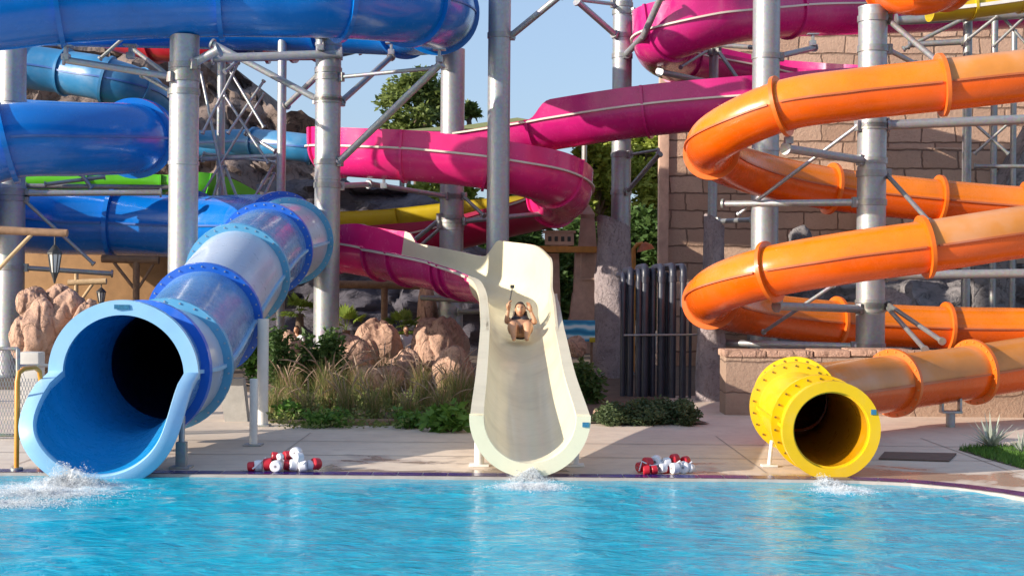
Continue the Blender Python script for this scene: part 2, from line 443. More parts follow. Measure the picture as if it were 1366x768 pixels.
# deck concrete
t = NT('deck_concrete'); t.set(rough=.8)
n = t.noise(.45, 7, .6); n2 = t.noise(5, 8, .7)
mp = t.new('ShaderNodeMapping'); mp.inputs['Scale'].default_value = (.25, 3.2, 1); t.link(t.coord(), mp.inputs[0])
br = t.noise(3.5, 5, .6, mp.outputs[0])
c = t.ramp(n.outputs[0], [(.3, (.57, .455, .355)), (.55, (.67, .555, .445)), (.75, (.72, .61, .50))]).outputs[0]
c = t.mix(t.ramp(n2.outputs[0], [(.48, (0, 0, 0)), (.72, (.5,)*3)]).outputs[0], c, (.46, .36, .29))
c = t.mix(t.ramp(br.outputs[0], [(.5, (0, 0, 0)), (.7, (.4,)*3)]).outputs[0], c, (.48, .39, .34))
t.link(c, t.b.inputs['Base Color']); t.bump(n2.outputs[0], .25, .01)
sp = t.new('ShaderNodeSeparateXYZ'); t.link(t.coord(), sp.inputs[0])
mr = t.new('ShaderNodeMapRange'); t.link(sp.outputs[1], mr.inputs[0]); mr.inputs[1].default_value = 16.4; mr.inputs[2].default_value = 13.6; mr.inputs[3].default_value = -.22; mr.inputs[4].default_value = .14
wn_ = t.noise(.9, 5, .6, None, .5); wa = t.new('ShaderNodeMath', operation='ADD'); t.link(wn_.outputs[0], wa.inputs[0]); t.link(mr.outputs[0], wa.inputs[1])
wet = t.ramp(wa.outputs[0], [(.56, (0, 0, 0)), (.64, (1, 1, 1))]).outputs[0]
t.link(t.mix(wet, c, t.mix(1, c, (.62, .60, .58), 'MULTIPLY')), t.b.inputs['Base Color'])
t.link(t.mix(wet, (.8,)*3, (.16,)*3), t.b.inputs['Roughness'])
M['deck'] = t.m
inner = offs(edge, .27)
mb = MB()
poly = [(x, y, GZ) for x, y in inner] + [(40, 2, GZ), (40, 24, GZ), (-40, 24, GZ), (-40, inner[0][1], GZ)]
mb.add(poly, [tuple(range(len(poly)))[::-1]])
struct(mb.build('pool_deck', M['deck'], flat=True))
# expansion joints as thin dark sheets
mb = MB()
for y in (15.1, 16.45): mb.add([(-14, y, GZ+.004), (14, y, GZ+.004), (14, y+.022, GZ+.004), (-14, y+.022, GZ+.004)], [(0, 1, 2, 3)])
for x in (-7.4, -4.9, -2.45, 0.02, 2.5, 5.0, 7.5): mb.add([(x, 13.95, GZ+.0045), (x+.014, 13.95, GZ+.0045), (x+.014, 17.4, GZ+.0045), (x, 17.4, GZ+.0045)], [(0, 1, 2, 3)])
struct(mb.build('deck_joints', plain('joint_dark', (.38, .31, .26), .9, .2, 4, 0), flat=True))
# navy tile border: one sheet of tiles plus pale lip and pool wall
tl = NT('navy_tiles'); tl.set(rough=.25)
nn = tl.noise(3.7, 3); tl.link(tl.ramp(nn.outputs[0], [(.3, (.012, .008, .10)), (.7, (.035, .02, .19))]).outputs[0], tl.b.inputs['Base Color'])
o1, o2 = offs(edge, .045), inner
def resample(e, ds):
    L = [0]
    for a, b in zip(e, e[1:]): L.append(L[-1] + (V(b)-V(a)).length)
    return L
mbt, mbl = MB(), MB()
rows_a, rows_b = [], []
# walk edges in parallel
def walk(e0, e1, ds):
    out = []; L = resample(e0, ds); q = 0; j = 0
    while q < L[-1]:
        while L[j+1] < q: j += 1
        f = (q-L[j])/(L[j+1]-L[j]); out.append((V(e0[j]).lerp(V(e0[j+1]), f), V(e1[j]).lerp(V(e1[j+1]), f))); q += ds
    return out
w_ = walk(o1, o2, .24)
for (a, b), (c, d) in zip(w_, w_[1:]):
    g = .005; e = (c-a).normalized()*g
    mbt.add([(a.x+e.x, a.y+e.y, GZ+.002), (c.x-e.x, c.y-e.y, GZ+.002), (d.x-e.x, d.y-e.y, GZ+.002), (b.x+e.x, b.y+e.y, GZ+.002)], [(0, 1, 2, 3)])
struct(mbt.build('tile_border', tl.m, flat=True))
gr = plain('tile_grout', (.42, .36, .33), .9, .2, 6, 0)
mbl.grid([[(x, y, GZ-.003) for x, y in o2], [(x, y, GZ-.003) for x, y in edge], [(x, y, -.5) for x, y in edge]])
struct(mbl.build('pool_kerb', gr, flat=True))
bedp = [onz(*p, GZ) for p in ((352, 560), (372, 565), (440, 566), (640, 566), (800, 560), (870, 557), (925, 551))]
mb = MB(); q_ = [(p.x, min(p.y, 18.9), GZ+.02) for p in bedp]; q_ += [(2.45, 20, GZ+.02), (2.6, 30, GZ+.02), (-5.2, 30, GZ+.02)]; mb.add(q_, [tuple(range(len(q_)))[::-1]])
struct(mb.build('planting_bed', M['soil'], flat=True))
# ground sheet behind
mb = MB(); mb.add([(-900, 17.2, .02), (900, 17.2, .02), (900, 1500, .02), (-900, 1500, .02)], [(0, 1, 2, 3)])
struct(mb.build('ground', M['soil'], flat=True))
# water: displaced sheet with a foam attribute round the three splashes
SPL = [(onz(78, 652, 0), .95, .40), (onz(706, 650, 0), .42, .26), (onz(1125, 656, 0), .42, .22)]
xs = [-9 + 15.0*i/420 for i in range(421)]; ys = [4.0 + 9.66*(1-(1-j/330)**1.25) for j in range(331)]
def wz(x, y):
    z = .030*noise.noise((x*.9, y*1.5, 0)) + .020*noise.noise((x*2.1+5, y*3.3, 3)) + .008*noise.noise((x*5.2, y*7.1, 9))
    for c, rx, ry in SPL:
        d = math.hypot((x-c.x)/1.6, y-c.y); z += .035*math.exp(-d*d*1.3)*noise.noise((x*6, y*6, 4)) + .012*math.sin(d*11)*math.exp(-d*1.1)
    return .022 + z*.55*min(1, max(.25, (13.6-y)*.9))
mb = MB(); mb.grid([[(x, y, wz(x, y)) for x in xs] for y in ys])
def inpool(x, y): return True
foam = []
for y in ys:
    for x in xs:
        v = 0
        for (c, rx, ry) in SPL:
            d = math.hypot((x-c.x)/rx, (y-c.y+.05)/(ry*1.5)); v = max(v, 1-d*.62)
        foam.append(max(0, min(1, v)))
water = mb.build('pool_water', None if False else M['blue'], sharp=180)
at_ = water.data.attributes.new('foam', 'FLOAT', 'POINT'); at_.data.foreach_set('value', foam)
t = NT('pool_water'); t.set(rough=.04, ior=1.33, spec=.3)
mp = t.new('ShaderNodeMapping'); mp.inputs['Scale'].default_value = (1, 1.6, 1); t.link(t.coord(), mp.inputs[0])
n1 = t.noise(2.6, 5, .62, mp.outputs[0], .9); n2 = t.noise(8, 4, .6, mp.outputs[0], .6); n3 = t.noise(.35, 3)
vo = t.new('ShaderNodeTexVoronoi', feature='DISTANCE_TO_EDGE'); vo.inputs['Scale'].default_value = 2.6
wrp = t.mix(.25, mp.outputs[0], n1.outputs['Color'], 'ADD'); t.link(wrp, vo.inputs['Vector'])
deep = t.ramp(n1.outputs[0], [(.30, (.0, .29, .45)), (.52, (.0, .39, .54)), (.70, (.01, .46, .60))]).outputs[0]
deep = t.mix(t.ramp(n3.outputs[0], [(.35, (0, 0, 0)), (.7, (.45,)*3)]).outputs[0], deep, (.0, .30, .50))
net = t.ramp(vo.outputs[0], [(0, (.28,)*3), (.10, (0, 0, 0))]).outputs[0]  # pale net painted into the colour as caustic light from the pool floor
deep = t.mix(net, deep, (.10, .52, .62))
a = t.new('ShaderNodeAttribute', attribute_name='foam'); fn = t.noise(9, 8, .75, None, .6)
fm = t.new('ShaderNodeMath', operation='MULTIPLY_ADD'); fm.inputs[1].default_value = 1.0; t.link(a.outputs['Fac'], fm.inputs[0]); 
f2 = t.new('ShaderNodeMath', operation='SUBTRACT'); t.link(fn.outputs[0], f2.inputs[0]); f2.inputs[1].default_value = .95; t.link(f2.outputs[0], fm.inputs[2])
fr = t.ramp(fm.outputs[0], [(.04, (0, 0, 0)), (.42, (.92,)*3)]).outputs[0]
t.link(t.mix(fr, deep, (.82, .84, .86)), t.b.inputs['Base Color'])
t.link(t.ramp(fr, [(0, (.04,)*3), (1, (.8,)*3)]).outputs[0], t.b.inputs['Roughness'])
ad = t.new('ShaderNodeMath', operation='MULTIPLY_ADD'); ad.inputs[1].default_value = .28; t.link(n2.outputs[0], ad.inputs[0]); t.link(n1.outputs[0], ad.inputs[2])
t.bump(ad.outputs[0], .6, .055)
water.data.materials.clear(); water.data.materials.append(t.m)
struct(water)
mb = MB(); mb.add([(-60, -30, -.06), (60, -30, -.06), (60, 13.4, -.06), (-60, 13.4, -.06)], [(0, 1, 2, 3)])
struct(mb.build('outer_water', t.m, flat=True))

# splashes: droplets and froth
rs = random.Random(3)
ft = NT('froth'); ft.set(rough=.35); ft.link(ft.ramp(ft.noise(14, 5).outputs[0], [(.3, (.66, .74, .80)), (.65, (.90, .91, .92))]).outputs[0], ft.b.inputs['Base Color'])
tp = ft.new('ShaderNodeBsdfTransparent'); mx = ft.new('ShaderNodeMixShader')
fa = ft.new('ShaderNodeAttribute', attribute_name='fade'); fm_ = ft.new('ShaderNodeMath', operation='MULTIPLY')
ft.link(fa.outputs['Fac'], fm_.inputs[0]); ft.link(ft.ramp(ft.noise(30, 7, .75).outputs[0], [(.38, (.1,)*3), (.62, (1,)*3)]).outputs[0], fm_.inputs[1]); ft.link(fm_.outputs[0], mx.inputs[0]); ft.link(tp.outputs[0], mx.inputs[1]); ft.link(ft.b.outputs[0], mx.inputs[2]); ft.link(mx.outputs[0], ft.out.inputs[0])
OCT = [(0, 2, 4), (2, 1, 4), (1, 3, 4), (3, 0, 4), (2, 0, 5), (1, 2, 5), (3, 1, 5), (0, 3, 5)]
def splash(name, label, pieces, seed):
    r = random.Random(seed); mb = MB(); fade = []
    for (px, py, rx, rz, n, hmax) in pieces:
        c = onz(px, py, 0.02)
        # a low broken mound of foam
        N = 46; rows = []
        for j in range(N+1):
            row = []
            for i in range(N+1):
                u, w = 2*i/N-1, 2*j/N-1; d = math.hypot(u, w)
                x, y = c.x + u*rx*1.15, c.y + w*rz*1.15
                h = max(0, 1-d*d)*hmax*.55*(.15 + 1.3*abs(noise.fractal(V((x*6, y*6, seed)), .8, 2.1, 4))) - .03*max(0, d-.55) + .02*noise.noise((x*15, y*15, seed))
                row.append((x, y, .015 + h)); fade.append(max(0, min(1, -.08 + .95*max(0, 1-d)**1.2 + .9*max(0, 1.05-d)*noise.fractal(V((x*5, y*5, seed+3)), .8, 2.1, 4))))
            rows.append(row)
        mb.grid(rows)
        for k in range(n*34):
            a = r.uniform(0, 6.283); q = abs(r.gauss(0, .40)); x = c.x + math.cos(a)*q*rx; y = c.y + math.sin(a)*q*rz
            h = max(0, 1-q*q*.7)*hmax*(.25 + 1.5*max(0, .25+noise.noise((x*6, y*6, seed*3.3))))*r.random()**2.4
            t_ = r.uniform(.0012, .0034)*(2 if r.random() < .03 else 1); e = r.uniform(.8, 2.6)
            p = (x, y, .025+h); fade += [.75]*6
            mb.add([(p[0]-t_*e, p[1], p[2]), (p[0]+t_*e, p[1], p[2]), (p[0], p[1]-t_, p[2]), (p[0], p[1]+t_, p[2]), (p[0], p[1], p[2]-t_), (p[0], p[1], p[2]+t_*r.uniform(.8, 2))], OCT)
    o = mb.build(name, ft.m, sharp=180); o.data.attributes.new('fade', 'FLOAT', 'POINT').data.foreach_set('value', fade); c = onz(pieces[0][0], pieces[0][1], 0); recenter(o, c)
    return tag(o, label, 'splash', None, 'stuff')
splash('water_splash', 'white churning splash under the wide blue slide mouth', [(95, 648, .44, .24, 520, .28), (52, 660, .80, .40, 420, .08), (10, 672, .7, .34, 200, .05)], 1)
splash('water_splash', 'white splash where the cream slide meets the pool', [(706, 640, .24, .18, 480, .15), (708, 650, .40, .32, 260, .06)], 2)
splash('water_splash', 'white splash under the yellow slide mouth', [(1106, 648, .17, .14, 260, .20), (1126, 655, .36, .30, 200, .05)], 4)

# ================================================================== blue slide (ends in the wide open mouth)
bs = thing('tube_slide', 'deep blue enclosed tube slide winding down to a wide open mouth over the pool', 'water slide', onz(170, 640, 0))
PB = Path([(130, 548, 13.25), (165, 500, 14.6), (222, 486, 16.0), (274, 425, 18.5), (318, 366, 20.4), (354, 333, 22.5), (386, 322, 24.3), (385, 310, 26.6), (335, 303, 28.6), (262, 303, 29.6), (150, 299, 30), (60, 297, 29.7), (-30, 285, 28.3), (-75, 255, 26.6), (-55, 215, 25.0), (10, 189, 25), (100, 186, 25.5), (172, 185, 26.4), (186, 182, 28.4), (120, 178, 30.6), (20, 172, 31.2), (-120, 160, 31)], .1)
R = .655
def pf(P, fi, x, y):
    i = min(P.n-2, int(fi)); f = fi-i; return P.pt(i, x, y).lerp(P.pt(i+1, x, y), f)
def mouth_edge(n=72):
    i0, i1 = PB.i(0), PB.i(1); out = []
    for k in range(n+1):
        a = 180 + 180*(k/n); u = abs(a-270)/90; e = .95*u**14 + .03*u*u
        out.append((math.radians(a), i0 + (i1-i0)*min(1, e/.98)))
    return out, i1
me_, i1_ = mouth_edge(); mb = MB(); Kk = 8
def mrow(off): return [[pf(PB, fi + (i1_-fi)*j/Kk, math.cos(a)*(R+off), math.sin(a)*(R+off)) for j in range(Kk+1)] for a, fi in me_]
o_, n_ = mrow(0), mrow(-.035); mb.grid(o_, 0); mb.grid([q[::-1] for q in n_], 1); mb.grid([[q[0] for q in n_], [q[0] for q in o_]], 0)
mb.build('exit_trough', [M['mid_blue'], M['in_blue']], bs)
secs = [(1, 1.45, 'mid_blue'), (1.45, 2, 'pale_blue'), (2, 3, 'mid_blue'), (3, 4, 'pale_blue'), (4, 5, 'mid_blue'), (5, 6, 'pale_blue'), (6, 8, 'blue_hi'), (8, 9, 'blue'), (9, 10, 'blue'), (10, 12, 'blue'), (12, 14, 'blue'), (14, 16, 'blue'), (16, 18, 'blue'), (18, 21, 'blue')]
for a, b, m in secs: shell(PB, PB.i(a), PB.i(b), R, 0, 360, .03, 44, 0, 1).build('tube_section', [M[m], M['in_blue' if a < 1.5 else 'in_shade']], bs)
for c, m, bl in ((2, 'teal_ring', 26), (1.45, 'blue_ring', 0), (3, 'blue_ring', 30), (4, 'teal_ring', 30), (5, 'blue_ring', 30), (6, 'teal_ring', 30), (7.3, 'blue_ring', 28), (9, 'blue', 0), (10, 'blue', 0), (12, 'blue', 0), (15, 'blue', 0), (17.1, 'blue', 0), (18, 'blue', 0)):
    ring(PB, PB.i(c), R-.005, R+.095, .09, bolts=bl).build('flange', [M[m], M['bolt']], bs)
# rims of the mouth
ring(PB, PB.i(1), R-.035, R+.115, .07, -3, 183, 64, 0).build('mouth_rim', M['sky_rim'], bs)
E_ = [(pf(PB, fi, math.cos(a)*R, math.sin(a)*R), V(PB.r[int(fi)])*math.cos(a) + V(PB.u[int(fi)])*math.sin(a)) for a, fi in me_]
rows = []
for k, (p, rad) in enumerate(E_):
    tg = (E_[min(k+1, len(E_)-1)][0] - E_[max(k-1, 0)][0]).normalized(); nn_ = tg.cross(rad).normalized(); rad = nn_.cross(tg).normalized()
    if rad.dot(E_[k][1]) < 0: rad = -rad
    prof = [(-.036, -.03), (-.03, -.04), (.10, -.04), (.112, -.028), (.112, .028), (.10, .04), (-.03, .04), (-.036, .03)]
    rows.append([p + rad*x + nn_*y for x, y in prof])
mb = MB(); mb.grid(rows, 0, True); mb.add(rows[0], [tuple(range(8))[::-1]]); mb.add(rows[-1], [tuple(range(8))]); mb.build('trough_rim', M['sky_rim'], bs, sharp=50)
for a, b in ((1, 7), (7, 10), (10, 12), (15, 18)):
    for an in (0, 180): strip(PB, PB.i(a)+1, PB.i(b)-1, an, R, .035, .02).build('seam', M['sky_rim'] if b == 7 else M['blue_seam'], bs)
# badge at top of mouth rim
i = PB.i(1); q = PB.pt(i, 0, R+.05) - PB.t[i]*.045
MB().box(q, (.15, .02, .045), 0, Matrix.Rotation(.1, 3, 'Z')).build('badge', M['badge'], bs)
# saddle post and legs of the blue slide
def post_pair(par, name, pts, r, mat): MB().pipe(pts, r, 14).build(name, mat, par)
b0 = onz(242, 624, GZ)
mb = MB(); mb.bevbox((b0.x, b0.y, GZ+.13), (.10, .10, .26), .01); mb.bevbox((b0.x, b0.y, GZ+.012), (.2, .2, .02), .004); mb.pipe([(b0.x, b0.y, .3), (b0.x-.02, b0.y+.1, .55)], .03); mb.build('foot_post', M['galv'], bs)
# ------------------------------------------------------------------ top blue tube
ts = thing('tube_slide', 'glossy blue tube slide crossing the top left of the picture above the steel columns', 'water slide', at(300, 40, 22.7))
PT = Path([(-160, 22, 21.6), (0, 6, 22), (76, -2, 22.2), (150, -6, 22.4), (292, -10, 22.7), (370, -9, 22.8), (452, -7, 23), (545, 2, 24), (583, 17, 26), (540, 27, 28.4), (430, 24, 29.2), (250, 20, 29.5), (60, 16, 29.5)], .1)
R2 = .70
for a, b in ((0, 2), (2, 4), (4, 6), (6, 7), (7, 8), (8, 10), (10, 12)): shell(PT, PT.i(a), PT.i(b), R2, 0, 360, .03, 44).build('tube_section', [M['blue']], ts)
for c in (2, 4, 6, 7, 8, 9, 10): ring(PT, PT.i(c), R2-.005, R2+.075, .075).build('flange', [M['blue']], ts)
for an in (0, 180, 300): strip(PT, 2, PT.n-3, an if an != 300 else 205, R2, .02, .014).build('seam', M['blue_seam'], ts)

# ================================================================== pink slide ending in the cream run-out
ps = thing('trough_slide', 'magenta open trough slide looping down to a cream run-out over the pool', 'water slide', onz(706, 632, 0))
r_ = .55
PP = Path([ # px, py, Y, r, extL, extR, squash   (downstream)
 (1460, 0, 31.5, r_, .45, .45, 1), (1285, 7, 30.5, r_, .45, .45, 1), (1180, 10, 29.6, r_, .45, .45, 1), (1050, 13, 28.4, r_, .42, .5, 1), (955, 24, 27.4, r_, .4, .5, 1), (893, 44, 27.6, r_, .5, .3, 1), (882, 60, 29, r_, .6, .2, 1), (905, 76, 30.8, r_, .6, .1, 1), (960, 86, 31.6, r_, .5, .1, 1), (1050, 100, 31.8, r_, .4, .1, 1), (1135, 110, 30.8, r_, .4, .2, 1), (1150, 117, 29.2, r_, .4, .3, 1), (1090, 122, 27.8, r_, .38, .3, 1),
 (1003, 131, 27.2, r_, .36, .1, 1), (865, 144, 27.6, r_, .36, .0, 1), (750, 161, 28.2, r_, .36, .0, 1), (716, 167, 28.4, r_, .04, .0, 1), (600, 184, 29.0, r_, .02, .2, 1), (510, 192, 29.2, r_, .02, .35, 1), (458, 196, 28.4, r_, .02, .35, 1), (452, 196, 27.2, r_, .02, .35, 1), (500, 199, 26.5, r_, .02, .33, 1), (575, 204, 26.3, r_, .02, .33, 1), (652, 213, 26.2, r_, .02, .33, 1), (712, 226, 26.4, r_, .02, .33, 1), (751, 247, 27.6, r_, .02, .33, 1), (738, 266, 29.2, r_, .05, .3, 1), (680, 281, 30.2, r_, .05, .25, 1), (600, 301, 30.4, r_, .05, .2, 1),
 (510, 318, 30.2, r_, .05, .3, 1), (435, 323, 29.2, r_, .03, .38, 1), (415, 321, 27.8, r_, .32, .05, 1), (452, 323, 26.8, r_, .36, .03, 1), (512, 333, 26.3, r_, .36, .03, 1), (524, 335, 26.1, r_, .16, .03, 1), (590, 348, 25.1, r_, .16, .03, 1), (612, 354, 24.8, r_, .17, .03, 1), (628, 358, 24.5, r_, .50, .03, 1), (668, 371, 23.5, r_, .56, .03, .95), (686, 380, 22.5, r_, .45, .03, .9), (692, 402, 21.3, .50, .16, .03, .85), (697, 444, 18.8, .47, .03, .03, .88), (701, 499, 16.0, .465, .02, .02, .92), (707, 556, 13.5, .475, .02, .02, 1)], .08)
iC = PP.i(33); iW = PP.i(38)
cuts = [0, 3, 5, 7, 10, 13, 14, 16, 18, 20, 21.6, 23, 24.5, 26, 28, 30, 32, 33]
for a, b in zip(cuts, cuts[1:]):
    m = M['crimson'] if 26 <= a < 30 else M['pink'] if 18 <= a < 26 or a == 30 or a == 32 else M['purple'] if a < 18 else M['pink']
    trough(PP, PP.i(a), PP.i(b)).build('trough_section', [m, m], ps)
trough(PP, iC, iW).build('turn_section', [M['purple'], M['cream']], ps)
trough(PP, iW, PP.n-1).build('run_out', [M['cream'], M['cream']], ps)
for c in cuts[1:-1] + [33, 34.4, 35.8, 36.6]:
    trib(PP, PP.i(c), .05, .05).build('joint_rib', M['purple'] if c >= 32 or c < 18 else M['pink'], ps)
for a, b, sd_ in ((0, 13, 1), (0, 13, -1), (13, 26, 1), (13, 26, -1), (26, 30, 1), (30, 38, 1), (26, 30, -1)):
    trail(PP, PP.i(a)+1, PP.i(b)-1, sd_).build('side_rail', M['rail'], ps)
# wide lip along the cream channel and round its end
for sd_ in (1, -1):
    trail(PP, PP.i(38.2 if sd_ > 0 else 39.6), PP.n-1, sd_, .09, .06, 0, -.036).build('side_lip', M['creamlip'], ps)
PPe = PP.n-1
ring(PP, PPe, .475-.036, .475+.10, .08, 178, 362, 40, 0).build('front_lip', M['creamlip'], ps)
q = PP.pt(PPe, -.525, -.06) + PP.t[PPe]*.045
MB().box(q, (.06, .012, .045), 0).build('badge', M['badge'], ps)
for px in (638, 768):
    b = onz(px, 627, GZ)
    mb = MB(); mb.pipe([(b.x, b.y+.35, GZ), (b.x, b.y+.35, .42)], .05, 14); mb.bevbox((b.x, b.y+.35, GZ+.012), (.2, .2, .02), .004); mb.build('leg', M['white'], ps)

# ================================================================== orange slide with the yellow mouth
os_ = thing('tube_slide', 'orange enclosed spiral tube slide winding round steel columns to a yellow mouth', 'water slide', onz(1108, 640, 0))
R3 = .385
PO = Path([(1108, 573, 13.72), (1080, 557, 14.6), (1061, 543, 15.3), (1062, 532, 16.2), (1098, 524, 17.3), (1190, 511, 18.5), (1298, 496, 19.3), (1420, 476, 20), (1560, 452, 21.3), (1600, 440, 22.8), (1520, 436, 24.2), (1380, 438, 24.6), (1265, 437, 24.6), (1117, 430, 24.3), (1000, 417, 23.6), (948, 402, 22.2), (966, 382, 20.9), (1030, 362, 20.2), (1128, 344, 19.9), (1236, 329, 19.8), (1366, 309, 20), (1520, 290, 20.8), (1600, 284, 22.6), (1510, 284, 24.2), (1366, 277, 24.7), (1252, 268, 24.6), (1110, 252, 24.4), (1005, 230, 23.8), (949, 203, 22.3), (964, 177, 21.0), (1045, 141, 20.3), (1140, 126, 20.1), (1252, 114, 20), (1366, 101, 20), (1520, 84, 20.4), (1640, 76, 21.5)], .08)
iy = PO.i(3)
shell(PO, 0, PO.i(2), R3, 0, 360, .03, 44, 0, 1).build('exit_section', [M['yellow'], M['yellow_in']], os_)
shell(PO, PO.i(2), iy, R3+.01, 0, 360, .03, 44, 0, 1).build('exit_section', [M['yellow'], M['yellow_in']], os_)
ring(PO, 0, R3-.012, R3+.09, .09).build('mouth_rim', M['yellow'], os_)
for c in (.55, 2, 3): ring(PO, PO.i(c), R3-.004, R3+.10, .07, bolts=22).build('flange', [M['yellow'], M['dbolt']], os_)
for a, b in ((0, 2), (2, 3)):
    for an in (0, 180): strip(PO, PO.i(a)+2, PO.i(b)-1, an, R3, .035, .018).build('seam', M['yellow'], os_)
i = 0; q = PO.pt(0, (R3+.05)*.92, .18) - PO.t[0]*.045
MB().box(q, (.05, .02, .05), 0).build('badge', M['badge'], os_)
fl = [3, 5, 6, 7.3, 9, 11, 12, 13, 15, 17, 19, 20.4, 22, 24, 25, 26, 28, 30, 32, 33.7, 35]
for a, b in zip(fl, fl[1:]):
    top = 'orange_top' if (a < 8 or 19 <= a < 21 or a >= 32) else 'orange_mid'
    ia, ib = PO.i(a), PO.i(b)
    shell(PO, ia, ib, R3-.02, 0, 180, .028, 26).build('upper_shell', M[top], os_)
    shell(PO, ia, ib, R3-.02, 180, 360, .028, 26).build('lower_shell', M['orange'], os_)
    for an in (0, 180): strip(PO, ia+1, ib-1, an, R3-.02, .028, .014).build('seam', M['seam'], os_)
for c in fl[1:-1]: ring(PO, PO.i(c), R3-.024, R3+.06, .055, bolts=20 if c < 8 else 0).build('flange', [M['orange_ring'], M['orange_top']], os_)
# supports of the lowest run
b = onz(1268, 580, GZ); b.y = 18.9; b.x = at(1268, 560, 18.9).x
mb = MB(); mb.pipe([(b.x, b.y, GZ), (b.x, b.y, .24)], .06, 16); mb.bevbox((b.x, b.y, .25), (.26, .2, .03), .006)
for d in (-.12, .12): mb.bevbox((b.x+d, b.y, .34), (.03, .12, .18), .006)
mb.build('foot_post', M['galv'], os_)
b = onz(1026, 622, GZ)
mb = MB(); mb.pipe([(b.x, b.y, GZ+.01), (b.x+.03, b.y+.03, .3), (b.x+.2, b.y+.1, .3)], .022, 10); mb.bevbox((b.x, b.y, GZ+.012), (.16, .12, .02), .004); mb.build('foot_post', M['white'], os_)

# ================================================================== other slides farther back
def fartube(name, label, ctrl, r, mats, cuts=None, loc=None):
    P = Path(ctrl, .15); o = thing(name, label, 'water slide', at(*ctrl[len(ctrl)//2][:3]))
    k = len(ctrl)-1; cuts = cuts or list(range(0, k+1))
    for j, (a, b) in enumerate(zip(cuts, cuts[1:])):
        shell(P, P.i(a), P.i(b), r, 0, 360, .03, 28).build('tube_section', mats[j % len(mats)], o)
    for c in cuts[1:-1]: ring(P, P.i(c), r-.005, r+.06, .07).build('flange', mats[0], o)
    strip(P, 1, P.n-2, 0, r, .03, .02).build('seam', M['blue_seam'] if mats[0] is M['far_blue'] else mats[0], o)
    strip(P, 1, P.n-2, 180, r, .03, .02).build('seam', M['blue_seam'] if mats[0] is M['far_blue'] else mats[0], o)
    return o
fartube('tube_slide', 'pale turquoise tube slide curving down in front of the rock mountain at upper left', [(-60, 72, 36), (30, 88, 36), (90, 97, 36), (140, 106, 35.5), (185, 122, 35.8), (205, 150, 37), (190, 175, 38.6)], .55, [M['far_blue']])
fartube('tube_slide', 'short light blue tube slide level behind the left steel lattice', [(180, 196, 39), (262, 193, 37.6), (340, 191, 37), (412, 198, 36.4), (470, 206, 37)], .36, [M['far_blue']])
fartube('tube_slide', 'red tube slide with navy bands glimpsed under the top blue tube', [(150, 32, 34), (215, 47, 33.5), (300, 46, 33), (355, 46, 33), (392, 45, 33), (424, 44, 32.8), (470, 35, 32.5), (505, 18, 33), (520, -10, 34)], .62, [M['red'], M['red'], M['navy'], M['red'], M['red'], M['navy'], M['red'], M['red']])
def fartrough(label, ctrl, mat, mat2=None, rail=None):
    P = Path(ctrl, .15); o = thing('trough_slide', label, 'water slide', at(*ctrl[len(ctrl)//2][:3]))
    trough(P, 0, P.n-1).build('trough', [mat, mat2 or mat], o)
    if rail:
        for s_ in (1, -1): trail(P, 1, P.n-2, s_, .05, .06).build('side_rail', rail, o)
    for c in range(1, len(ctrl)-1): trib(P, P.i(c)).build('joint_rib', mat, o)
    return o
fartrough('lime green slide glimpsed between the blue tubes at left', [(30, 236, 35, .3, .1, .1, 1), (120, 238, 35, .3, .1, .1, 1), (220, 240, 35, .3, .1, .1, 1), (275, 246, 35, .4, .25, .25, 1), (330, 268, 36, .4, .2, .2, 1)], M['green'])
fartrough('ochre yellow slide running level behind the lower magenta loop', [(360, 288, 33.5, .42, .02, .02, 1), (452, 285, 33.3, .42, .02, .02, 1), (530, 281, 33, .42, .02, .02, 1), (620, 271, 32.6, .42, .02, .02, 1), (700, 263, 32.4, .42, .02, .02, 1), (780, 256, 32.6, .42, .02, .02, 1)], M['far_yellow'])
fartrough('yellow slide with a white rim at the top right corner', [(1240, 18, 26, .3, .05, .05, .5), (1300, 12, 26, .33, .25, .25, .5), (1366, 3, 26, .33, .3, .3, .5), (1440, -6, 26, .33, .3, .3, .5)], M['far_yellow'], None, M['white'])
P = Path([(1330, -48, 23.6), (1262, -22, 22), (1226, -13, 21.4), (1190, -18, 22), (1160, -44, 23.6)], .1)
o = thing('tube_slide', 'bottom of an orange tube bend at the top edge on the right', 'water slide', at(1226, -13, 21.4))
for a, b in ((0, 1), (1, 3), (3, 4)): shell(P, P.i(a), P.i(b), .38, 0, 360, .03, 36).build('tube_section', M['orange'], o)
for c in (1, 3): ring(P, P.i(c), .376, .44, .06).build('flange', M['orange_ring'], o)

